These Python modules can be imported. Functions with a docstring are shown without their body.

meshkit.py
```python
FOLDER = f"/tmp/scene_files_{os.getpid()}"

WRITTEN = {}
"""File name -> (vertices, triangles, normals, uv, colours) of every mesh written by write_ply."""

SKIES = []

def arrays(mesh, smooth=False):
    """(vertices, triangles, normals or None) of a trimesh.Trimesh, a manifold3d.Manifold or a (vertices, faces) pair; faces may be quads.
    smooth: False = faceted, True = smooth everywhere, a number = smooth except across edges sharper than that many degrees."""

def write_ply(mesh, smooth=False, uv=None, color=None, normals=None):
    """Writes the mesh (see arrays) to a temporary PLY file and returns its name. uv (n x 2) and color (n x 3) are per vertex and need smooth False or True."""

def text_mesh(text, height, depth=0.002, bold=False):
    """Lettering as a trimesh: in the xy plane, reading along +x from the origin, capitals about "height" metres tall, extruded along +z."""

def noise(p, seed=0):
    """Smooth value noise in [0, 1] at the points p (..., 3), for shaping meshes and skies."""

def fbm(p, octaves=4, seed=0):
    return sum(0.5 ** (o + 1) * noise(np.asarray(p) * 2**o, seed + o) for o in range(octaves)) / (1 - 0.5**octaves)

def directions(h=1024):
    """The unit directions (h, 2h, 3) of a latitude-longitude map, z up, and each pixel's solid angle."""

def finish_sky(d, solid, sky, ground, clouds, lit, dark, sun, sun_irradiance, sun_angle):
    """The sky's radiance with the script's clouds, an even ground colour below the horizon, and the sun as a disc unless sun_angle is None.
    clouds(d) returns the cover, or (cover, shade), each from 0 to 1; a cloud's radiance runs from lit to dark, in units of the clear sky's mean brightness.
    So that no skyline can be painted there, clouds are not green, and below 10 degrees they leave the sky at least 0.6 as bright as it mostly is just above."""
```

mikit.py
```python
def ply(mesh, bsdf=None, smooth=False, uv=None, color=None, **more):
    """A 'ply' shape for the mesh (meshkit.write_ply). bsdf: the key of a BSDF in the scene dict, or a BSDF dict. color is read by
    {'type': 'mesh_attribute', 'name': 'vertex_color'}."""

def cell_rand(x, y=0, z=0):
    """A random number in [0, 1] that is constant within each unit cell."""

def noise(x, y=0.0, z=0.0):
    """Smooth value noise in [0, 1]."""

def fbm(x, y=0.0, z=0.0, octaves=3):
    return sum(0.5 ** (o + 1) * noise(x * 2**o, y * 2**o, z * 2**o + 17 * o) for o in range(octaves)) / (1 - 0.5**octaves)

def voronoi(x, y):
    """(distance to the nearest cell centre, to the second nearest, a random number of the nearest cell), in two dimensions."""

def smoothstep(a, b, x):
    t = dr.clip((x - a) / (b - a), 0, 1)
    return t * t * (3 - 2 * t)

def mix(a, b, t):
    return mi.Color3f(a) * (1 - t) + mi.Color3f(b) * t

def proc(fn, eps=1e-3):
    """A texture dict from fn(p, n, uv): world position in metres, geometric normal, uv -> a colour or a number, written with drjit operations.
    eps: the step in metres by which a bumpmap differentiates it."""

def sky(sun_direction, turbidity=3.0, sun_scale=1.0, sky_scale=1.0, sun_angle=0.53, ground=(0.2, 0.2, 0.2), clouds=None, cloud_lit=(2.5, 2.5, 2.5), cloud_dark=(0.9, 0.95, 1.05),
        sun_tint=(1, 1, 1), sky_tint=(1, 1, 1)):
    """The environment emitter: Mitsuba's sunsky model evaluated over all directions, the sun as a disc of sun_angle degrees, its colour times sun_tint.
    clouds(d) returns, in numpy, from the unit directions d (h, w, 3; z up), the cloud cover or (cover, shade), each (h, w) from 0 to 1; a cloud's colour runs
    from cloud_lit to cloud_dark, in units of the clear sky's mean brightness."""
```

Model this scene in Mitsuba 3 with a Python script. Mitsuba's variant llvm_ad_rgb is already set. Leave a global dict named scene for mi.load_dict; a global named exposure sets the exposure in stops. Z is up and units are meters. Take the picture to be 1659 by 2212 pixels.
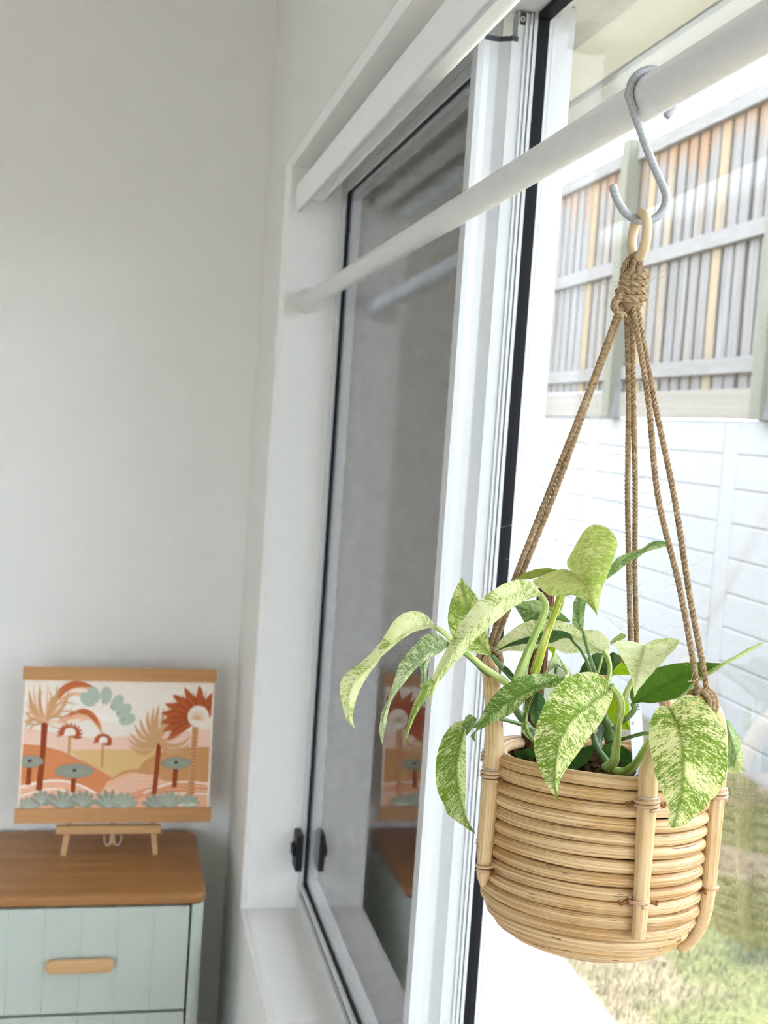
import math
import numpy as np
import drjit as dr
import mitsuba as mi
import trimesh
from shapely.geometry import Polygon, Point, LineString, box as sbox
from shapely import affinity
import mikit
import meshkit
from mikit import proc, noise, fbm, cell_rand, smoothstep, mix, ply

# ---------------------------------------------------------------- camera, sky, sun, exposure
# The room: x to the right (out of the window), y along the window wall, z up from the floor.
EYE = np.array([0.0, 0.0, 1.72])
CAM_RIGHT = np.array([0.97423481, -0.21510912, 0.06778348])
CAM_UP = np.array([-0.05090944, 0.08304346, 0.9952447])
CAM_FWD = np.array([0.21971519, 0.97305285, -0.06995274])
T = mi.ScalarTransform4f
scene, labels = {}, {}
exposure = 0.85
scene['camera'] = {
    'type': 'thinlens', 'fov': 2 * math.degrees(math.atan(829.5 / 2600.0)), 'fov_axis': 'x',
    'aperture_radius': 0.0014, 'focus_distance': 0.875, 'near_clip': 0.02, 'far_clip': 300.0,
    'to_world': T().look_at(origin=EYE.tolist(), target=(EYE + CAM_FWD).tolist(), up=CAM_UP.tolist()),
}
SUN = (0.31, 0.06, 1.0)
scene['sky'] = mikit.sky(SUN, turbidity=3.5, sun_scale=6.0, sky_scale=32.0, sun_angle=1.2, ground=(0.34, 0.35, 0.31), sun_tint=(0.96, 0.985, 1.05), sky_tint=(1.025, 1.0, 0.955),
                         clouds=lambda d: np.full(d.shape[:2], 0.62), cloud_lit=(1.35, 1.35, 1.38), cloud_dark=(1.0, 1.0, 1.05))
CZ = float(EYE[2])          # heights below were measured from the lens


def S(r, g, b):
    """sRGB 0..255 to linear."""
    c = np.array([r, g, b], float) / 255
    return tuple(np.where(c < 0.04045, c / 12.92, ((c + 0.055) / 1.055) ** 2.4).tolist())


# ---------------------------------------------------------------- materials
def mat(name, **d):
    scene[name] = d
    return name


def two(name, **d):
    scene[name] = {'type': 'twosided', 'inner': d}
    return name


def rgb(c):
    return {'type': 'rgb', 'value': list(c)}


def plain(name, c, rough=0.5, spec=0.4, **k):
    return two(name, type='principled', base_color=rgb(c) if not isinstance(c, dict) else c, roughness=rough, specular=spec, **k)


def matte(name, c):
    return two(name, type='diffuse', reflectance=rgb(c) if not isinstance(c, dict) else c)


matte('m_wall', (0.77, 0.762, 0.732))
matte('m_ceiling', (0.82, 0.82, 0.80))
matte('m_reveal', (0.85, 0.848, 0.83))
matte('m_floor', proc(lambda p, n, uv: mix((0.54, 0.50, 0.44), (0.62, 0.58, 0.52), fbm(p.x * 60, p.y * 60, 0.5))))
plain('m_frame', (0.48, 0.49, 0.49), 0.34, 0.5)
plain('m_frame_grey', (0.45, 0.47, 0.48), 0.4, 0.5)
plain('m_seal', (0.006, 0.006, 0.008), 0.6, 0.15)
plain('m_cap', (0.03, 0.035, 0.035), 0.45)
plain('m_screw', (0.75, 0.72, 0.62), 0.3, 0.5, metallic=1.0)
plain('m_mesh', (0.010, 0.0105, 0.011), 0.75, 0.1)
mat('m_glass', type='thindielectric', int_ior=1.52)
matte('m_render', proc(lambda p, n, uv: mix((0.476, 0.467, 0.426), (0.574, 0.566, 0.525), fbm(p.x * 160, p.y * 160, p.z * 160))))
matte('m_soffit', (0.656, 0.648, 0.574))
matte('m_gutter', (0.508, 0.517, 0.500))


def f_path(p, n, uv):
    return mix((0.288, 0.277, 0.252), (0.360, 0.349, 0.324), fbm(p.x * 30, p.y * 30, 3.0, octaves=4))


matte('m_path', proc(f_path))


def f_turf(p, n, uv):
    big = fbm(p.x * 2.2, p.y * 2.2, 7.0)
    fine = noise(p.x * 60, p.y * 60, 1.0)
    c = mix((0.081, 0.104, 0.041), (0.133, 0.141, 0.067), fine)
    return mix(c, mi.Color3f(0.200, 0.174, 0.126), smoothstep(0.52, 0.66, big))


matte('m_turf', proc(f_turf))


def f_blade(p, n, uv):
    big = fbm(p.x * 2.2, p.y * 2.2, 7.0)
    k = cell_rand(p.x * 45, p.y * 45)
    c = mix((0.089, 0.122, 0.044), (0.155, 0.178, 0.074), k)
    return mix(c, mi.Color3f(0.215, 0.200, 0.118), smoothstep(0.35, 0.62, big) * (0.35 + 0.65 * k))


matte('m_blade', proc(f_blade))
matte('m_sleeper', proc(lambda p, n, uv: mix((0.303, 0.307, 0.303), (0.333, 0.337, 0.333), fbm(p.y * 9, p.z * 30, p.x * 9))))
matte('m_earth', (0.2, 0.17, 0.12))


def f_paling(p, n, uv):
    board = cell_rand(uv.x * 7.0, 3.0)
    g = noise(uv.x * 40, p.y * 130, p.z * 2.2)
    g2 = noise(uv.x * 31, p.y * 420, p.z * 6.0)
    c = mix((0.137, 0.130, 0.119), (0.259, 0.248, 0.234), g)
    c = mix(c, mi.Color3f(0.288, 0.227, 0.140), smoothstep(0.55, 0.85, board * 0.75 + g * 0.35))
    c = c * (0.78 + 0.3 * g2)
    # boards keep their first orange colour in ragged streaks where the top rail has kept the weather off
    edge = CZ + 1.97 - 0.50 * noise(uv.x * 53, p.y * 75, 2.0) * noise(uv.x * 97, 1.0)
    return mix(c, mi.Color3f(0.259, 0.137, 0.061), smoothstep(-0.05, 0.14, p.z - edge) * (0.45 + 0.5 * g2))


matte('m_paling', proc(f_paling))


def f_rail(p, n, uv):
    g = noise(p.y * 3.0, p.z * 150, p.x * 40)
    g2 = fbm(p.y * 9, p.z * 60, p.x * 30)
    return mix((0.152, 0.144, 0.133), (0.243, 0.236, 0.220), 0.5 * g + 0.5 * g2)


matte('m_rail', proc(f_rail))


def f_plinth(p, n, uv):
    g = noise(p.y * 2.0, p.z * 110, 4.0)
    return mix((0.190, 0.175, 0.148), (0.258, 0.243, 0.205), 0.6 * g + 0.4 * fbm(p.y * 20, p.z * 90, 1.0))


matte('m_plinth', proc(f_plinth))


def f_post(p, n, uv):
    g = fbm(p.x * 70, p.y * 70, p.z * 5)
    return mix((0.122, 0.122, 0.094), (0.187, 0.191, 0.144), g)


matte('m_post', proc(f_post))
plain('m_galv', proc(lambda p, n, uv: mix((0.150, 0.161, 0.169), (0.210, 0.221, 0.229), fbm(p.x * 80, p.y * 80, p.z * 80))), 0.5, 0.4)

plain('m_rod', (0.60, 0.595, 0.58), 0.40, 0.4)
plain('m_clear', (0.60, 0.61, 0.61), 0.15, 0.5)


def f_hook(p, n, uv):
    k = fbm(p.x * 900, p.y * 900, p.z * 700)
    return mix((0.26, 0.272, 0.28), (0.34, 0.352, 0.358), smoothstep(0.25, 0.7, k))


plain('m_hook', proc(f_hook), 0.42, 0.5)
plain('m_ring', proc(lambda p, n, uv: mix((0.50, 0.375, 0.22), (0.62, 0.48, 0.30), fbm(p.x * 500, p.y * 120, p.z * 120))), 0.5, 0.35)


def f_jute(p, n, uv):
    k = noise(uv.x * 900, uv.y * 5.0, 1.0)
    k2 = noise(uv.x * 520, uv.y * 900.0, 5.0)
    return mix((0.17, 0.11, 0.055), (0.44, 0.32, 0.195), 0.68 * k + 0.32 * k2)


matte('m_jute', proc(f_jute))
matte('m_fuzz', (0.60, 0.46, 0.29))


def cane(lo, hi, red):
    def f(p, n, uv):
        a = noise(uv.x * 9, uv.y * 2800, 3.0)
        b = noise(uv.x * 14, uv.y * 900, 9.0)
        c = mix(lo, hi, smoothstep(0.12, 0.85, 0.55 * a + 0.45 * b))
        tone = fbm(uv.x * 18, uv.y * 25, 2.0)
        c = mix(c, c * mi.Color3f(0.86, 0.74, 0.58), smoothstep(0.48, 0.75, tone) * red)
        crack = smoothstep(0.84, 0.90, noise(uv.x * 75, uv.y * 1500, 21.0)) * smoothstep(0.45, 0.6, noise(uv.x * 22, uv.y * 90, 5.0))
        return mix(c, mi.Color3f(0.13, 0.06, 0.02), crack * 0.85)
    return proc(f)


def cane_height(p, n, uv):
    return noise(uv.x * 16, uv.y * 2600, 3.0)


scene['m_coil'] = {'type': 'twosided', 'inner': {'type': 'bumpmap', 'scale': 0.00022, 'arbitrary': proc(cane_height, eps=2e-4), 'nested': {'type': 'principled',
                   'base_color': cane((0.34, 0.20, 0.085), (0.64, 0.455, 0.24), 0.8), 'roughness': 0.5, 'specular': 0.35}}}
scene['m_cane'] = {'type': 'twosided', 'inner': {'type': 'bumpmap', 'scale': 0.00015, 'arbitrary': proc(cane_height, eps=2e-4), 'nested': {'type': 'principled',
                   'base_color': cane((0.45, 0.29, 0.135), (0.68, 0.50, 0.275), 0.5), 'roughness': 0.45, 'specular': 0.4}}}
plain('m_tie', proc(lambda p, n, uv: mix((0.36, 0.21, 0.11), (0.62, 0.44, 0.27), noise(uv.x * 60, uv.y * 2500, 1.0))), 0.5)
matte('m_tie_end', (0.20, 0.085, 0.03))
plain('m_staple', (0.7, 0.7, 0.68), 0.3, 0.5, metallic=1.0)
matte('m_soil', proc(lambda p, n, uv: mix((0.012, 0.008, 0.005), (0.10, 0.055, 0.03), fbm(p.x * 260, p.y * 260, p.z * 260))))
matte('m_bark', proc(lambda p, n, uv: mix((0.025, 0.012, 0.008), (0.20, 0.095, 0.055), smoothstep(0.2, 0.8, fbm(p.x * 700, p.y * 700, p.z * 60)))))
plain('m_tag', (0.80, 0.81, 0.80), 0.4)
matte('m_pencil', (0.10, 0.10, 0.12))

# leaves: uv.x is the signed distance from the midrib, uv.y the distance along it, in metres; the tens of uv.y give the kind of leaf
LEAF_KIND = {}
KINDS = [  # name, pale colour, green colour, where green begins, midrib strength
    ('pale', (0.72, 0.715, 0.42), (0.22, 0.29, 0.06), 0.60, 0.25), ('pale2', (0.58, 0.585, 0.24), (0.27, 0.345, 0.065), 0.52, 0.25),
    ('speck', (0.68, 0.71, 0.47), (0.17, 0.25, 0.10), 0.53, 0.3), ('mid', (0.64, 0.65, 0.27), (0.17, 0.26, 0.045), 0.48, 0.8),
    ('mid2', (0.56, 0.60, 0.32), (0.10, 0.18, 0.03), 0.455, 0.9), ('bright', (0.72, 0.71, 0.36), (0.135, 0.215, 0.026), 0.51, 0.9),
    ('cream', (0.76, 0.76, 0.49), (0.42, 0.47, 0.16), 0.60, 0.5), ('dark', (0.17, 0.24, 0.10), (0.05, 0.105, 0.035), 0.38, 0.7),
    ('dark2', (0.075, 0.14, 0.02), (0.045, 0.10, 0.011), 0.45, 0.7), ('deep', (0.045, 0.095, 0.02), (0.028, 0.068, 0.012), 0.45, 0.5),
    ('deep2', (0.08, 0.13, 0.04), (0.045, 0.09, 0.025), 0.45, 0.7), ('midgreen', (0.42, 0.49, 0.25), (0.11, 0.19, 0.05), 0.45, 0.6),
    ('olive', (0.36, 0.38, 0.10), (0.18, 0.23, 0.035), 0.45, 0.5), ('olive2', (0.42, 0.49, 0.20), (0.21, 0.28, 0.075), 0.5, 0.2),
    ('lime', (0.38, 0.48, 0.03), (0.23, 0.37, 0.012), 0.5, 0.4), ('yedge', (0.38, 0.46, 0.24), (0.12, 0.20, 0.06), 0.46, 0.5),
    ('yedge2', (0.58, 0.62, 0.31), (0.13, 0.215, 0.03), 0.49, 0.9)]
for _i, _k in enumerate(KINDS):
    LEAF_KIND[_k[0]] = _i


def f_leaf(p, n, uv):
    kind = dr.floor(uv.y * 0.1 + 0.02)
    v = uv.y - kind * 10
    a = dr.abs(uv.x)
    pale, green, cut, rib = mi.Color3f(KINDS[0][1]), mi.Color3f(KINDS[0][2]), mi.Float(KINDS[0][3]), mi.Float(KINDS[0][4])
    for i, k in enumerate(KINDS[1:], 1):
        on = dr.abs(kind - i) < 0.5
        pale = dr.select(on, mi.Color3f(k[1]), pale)
        green = dr.select(on, mi.Color3f(k[2]), green)
        cut = dr.select(on, mi.Float(k[3]), cut)
        rib = dr.select(on, mi.Float(k[4]), rib)
    side = dr.select(uv.x > 0, mi.Float(3.0), mi.Float(11.0))
    q = v - 0.75 * a
    s = 0.36 * noise(q * 1050, a * 360, side) + 0.18 * noise(q * 320, a * 110, side + 5) + 0.46 * noise(q * 2500, a * 1000, side + 9)
    big = noise(q * 90, a * 28, side + 20)
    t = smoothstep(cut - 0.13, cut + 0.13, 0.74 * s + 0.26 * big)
    soft = noise(q * 330, a * 90, side + 31)
    c = mix(pale, pale * mi.Color3f(0.85, 0.92, 0.72), soft)
    c = mix(c, mix(green, green * 1.35, noise(q * 900, a * 300, side)), t)
    vein = rib * (1 - smoothstep(0.0003, 0.0014 + 0.0035 * noise(q * 700, side), a))
    return mix(c, green * 0.85, vein * 0.75)


scene['m_leaf'] = {'type': 'principledthin', 'base_color': proc(f_leaf), 'roughness': 0.42, 'diff_trans': 0.75, 'spec_trans': 0.0, 'eta': 1.42}


def stem_mat(name, lo, hi):
    plain(name, proc(lambda p, n, uv: mix(lo, hi, smoothstep(0.35, 0.7, noise(uv.x * 60, uv.y * 900, 2.0)))), 0.42, 0.4)


stem_mat('m_stem', (0.25, 0.36, 0.075), (0.47, 0.55, 0.20))
stem_mat('m_stemyellow', (0.33, 0.38, 0.03), (0.55, 0.58, 0.16))
stem_mat('m_stemdark', (0.075, 0.14, 0.04), (0.17, 0.26, 0.09))
stem_mat('m_stemgrey', (0.16, 0.23, 0.17), (0.27, 0.34, 0.27))

# furniture
def f_oak(p, n, uv):
    g = noise(p.x * 5.0, p.y * 60, p.z * 60)
    g2 = noise(p.x * 18, p.y * 300, p.z * 300)
    return mix((0.26, 0.115, 0.034), (0.38, 0.18, 0.06), 0.65 * g + 0.35 * g2)


plain('m_top', proc(f_oak), 0.40, 0.4)


def f_beech(p, n, uv):
    g = noise(p.x * 7.0, p.y * 90, p.z * 160)
    return mix((0.42, 0.195, 0.06), (0.52, 0.265, 0.095), g)


plain('m_beech', proc(f_beech), 0.45, 0.4)
plain('m_pale_wood', proc(lambda p, n, uv: mix((0.48, 0.27, 0.115), (0.56, 0.335, 0.155), noise(p.x * 9, p.y * 120, p.z * 200))), 0.5, 0.35)
plain('m_mint', (0.435, 0.475, 0.41), 0.5, 0.35)
matte('m_paper', S(236, 222, 208))
PRINT = dict(cream=S(238, 226, 212), sand=S(222, 184, 128), orange=S(216, 138, 92), ochre=S(204, 150, 100), rust=S(180, 94, 58), brown=S(150, 72, 44), peach=S(233, 180, 146),
             blush=S(238, 200, 180), tan=S(206, 160, 116), sage=S(164, 168, 150), mint=S(180, 190, 172), grey=S(150, 151, 136), dark=S(70, 74, 66), white=S(246, 236, 226), terracotta=S(200, 112, 70))
for _n, _c in PRINT.items():
    matte('m_print_' + _n, _c)
plain('m_fabric', (0.70, 0.70, 0.68), 0.8, 0.1)
plain('m_rail_white', (0.78, 0.785, 0.785), 0.4, 0.4)
plain('m_black_plastic', (0.008, 0.009, 0.012), 0.45, 0.3)


# ---------------------------------------------------------------- helpers
USED = {}


def key_of(name, parent=None):
    base = (parent + '__' if parent else '') + name
    i = USED.get(base, 0)
    USED[base] = i + 1
    return base if i == 0 else '%s_%03d' % (base, i)


def thing(name, label, category, group=None, kind=None):
    k = key_of(name)
    labels[k] = {'label': label, 'category': category}
    if group:
        labels[k]['group'] = group
    if kind:
        labels[k]['kind'] = kind
    return k


def struct(name, label=None):
    k = key_of(name)
    labels[k] = {'kind': 'structure'}
    if label:
        labels[k]['label'] = label
    return k


def put(key, mesh, m, **k):
    scene[key] = ply(mesh, m, **k)
    return key


def part(parent, name, mesh, m, label=None, kind=None, **k):
    key = put(key_of(name, parent), mesh, m, **k)
    if label or kind:
        labels[key] = {}
        if label:
            labels[key]['label'] = label
        if kind:
            labels[key]['kind'] = kind
    return key


def up(v):
    v = np.array(v, float)
    v[..., 2] += CZ
    return v


def cat(*ms):
    return trimesh.util.concatenate([m for m in ms])


def bx(x0, x1, y0, y1, z0, z1, bevel=0.0):
    """Box between limits (z measured from the lens height), with chamfered edges if asked."""
    a, b = np.array([min(x0, x1), min(y0, y1), min(z0, z1) + CZ]), np.array([max(x0, x1), max(y0, y1), max(z0, z1) + CZ])
    if bevel <= 0:
        m = trimesh.creation.box(extents=b - a)
        m.apply_translation((a + b) / 2)
        return m
    e = (b - a) / 2
    bv = min(bevel, e.min() * 0.9)
    pts = []
    for s in np.array(np.meshgrid([-1, 1], [-1, 1], [-1, 1])).T.reshape(-1, 3):
        for ax in range(3):
            q = e - bv
            q[ax] = e[ax]
            pts.append(s * q)
    m = trimesh.convex.convex_hull(np.array(pts))
    m.apply_translation((a + b) / 2)
    return m


def prism(poly, d0, d1, axis):
    """A shapely polygon extruded along an axis from d0 to d1: axis 'z' takes (x, y), 'x' takes (y, z), 'y' takes (x, z). z from the lens."""
    m = trimesh.creation.extrude_polygon(poly, d1 - d0, engine='earcut')
    v = np.array(m.vertices)
    v[:, 2] += d0
    f = np.array(m.faces)
    if axis == 'x':
        v = v[:, [2, 0, 1]]
    elif axis == 'y':
        v = v[:, [0, 2, 1]]
        f = f[:, ::-1]
    v[:, 2] += CZ
    return trimesh.Trimesh(v, f, process=False)


def frames(path):
    path = np.asarray(path, float)
    t = np.gradient(path, axis=0)
    t /= np.linalg.norm(t, axis=1, keepdims=True) + 1e-12
    n = np.cross(t[0], [0.3, 0.9, 0.2])
    if np.linalg.norm(n) < 1e-3:
        n = np.cross(t[0], [1, 0, 0])
    N = []
    for k in range(len(path)):
        n = n - t[k] * (n @ t[k])
        n /= np.linalg.norm(n)
        N.append(n.copy())
    N = np.array(N)
    return t, N, np.cross(t, N)


def tube(path, r, sides=10, closed=False, ell=None):
    """Tube with capped ends; returns (mesh, uv) with uv = (length along, distance around). ell = (normal, binormal) scale."""
    path = np.asarray(path, float)
    r = np.broadcast_to(np.asarray(r, float), len(path))
    t, N, B = frames(path)
    d = np.r_[0, np.cumsum(np.linalg.norm(np.diff(path, axis=0), axis=1))]
    a = np.linspace(0, 2 * np.pi, sides + 1)
    ca, sa = np.cos(a), np.sin(a)
    en, eb = ell or (1, 1)
    v = path[:, None] + r[:, None, None] * (en * ca[None, :, None] * N[:, None] + eb * sa[None, :, None] * B[:, None])
    uv = np.stack(np.broadcast_arrays(d[:, None], (a * r.mean())[None]), -1)
    m = sides + 1
    i, j = np.meshgrid(np.arange(len(path) - 1), np.arange(sides), indexing='ij')
    q = np.stack([i * m + j, i * m + j + 1, (i + 1) * m + j + 1, (i + 1) * m + j], -1).reshape(-1, 4)
    f = np.vstack([q[:, [0, 1, 2]], q[:, [0, 2, 3]]])
    v, uv = v.reshape(-1, 3), uv.reshape(-1, 2)
    if not closed:
        c0, c1 = len(v), len(v) + 1
        v = np.vstack([v, path[0] - t[0] * r[0] * 0.3, path[-1] + t[-1] * r[-1] * 0.3])
        uv = np.vstack([uv, uv[0], uv[c0 - 1]])
        js = np.arange(sides)
        f = np.vstack([f, np.stack([np.full(sides, c0), js + 1, js], 1), np.stack([np.full(sides, c1), (len(path) - 1) * m + js, (len(path) - 1) * m + js + 1], 1)])
    return trimesh.Trimesh(v, f, process=False), uv


def join(pairs):
    off, V, F, U = 0, [], [], []
    for m, uv in pairs:
        V.append(m.vertices)
        F.append(np.asarray(m.faces) + off)
        U.append(uv)
        off += len(m.vertices)
    return trimesh.Trimesh(np.vstack(V), np.vstack(F), process=False), np.vstack(U)


def spline(pts, n):
    """Catmull-Rom through the points, n samples."""
    p = np.asarray(pts, float)
    p = np.vstack([2 * p[0] - p[1], p, 2 * p[-1] - p[-2]])
    k = len(p) - 3
    s = np.linspace(0, k - 1e-9, n)
    i = s.astype(int)
    t = (s - i)[:, None]
    a, b, c, d = p[i], p[i + 1], p[i + 2], p[i + 3]
    return 0.5 * (2 * b + (c - a) * t + (2 * a - 5 * b + 4 * c - d) * t * t + (3 * b - a - 3 * c + d) * t ** 3)


def lathe(profile, axis_point, sides=48):
    """Surface of revolution about a vertical axis; profile is (radius, height) pairs."""
    m = trimesh.creation.revolve(np.asarray(profile, float), sections=sides)
    m.apply_translation(axis_point)
    return m


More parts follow.
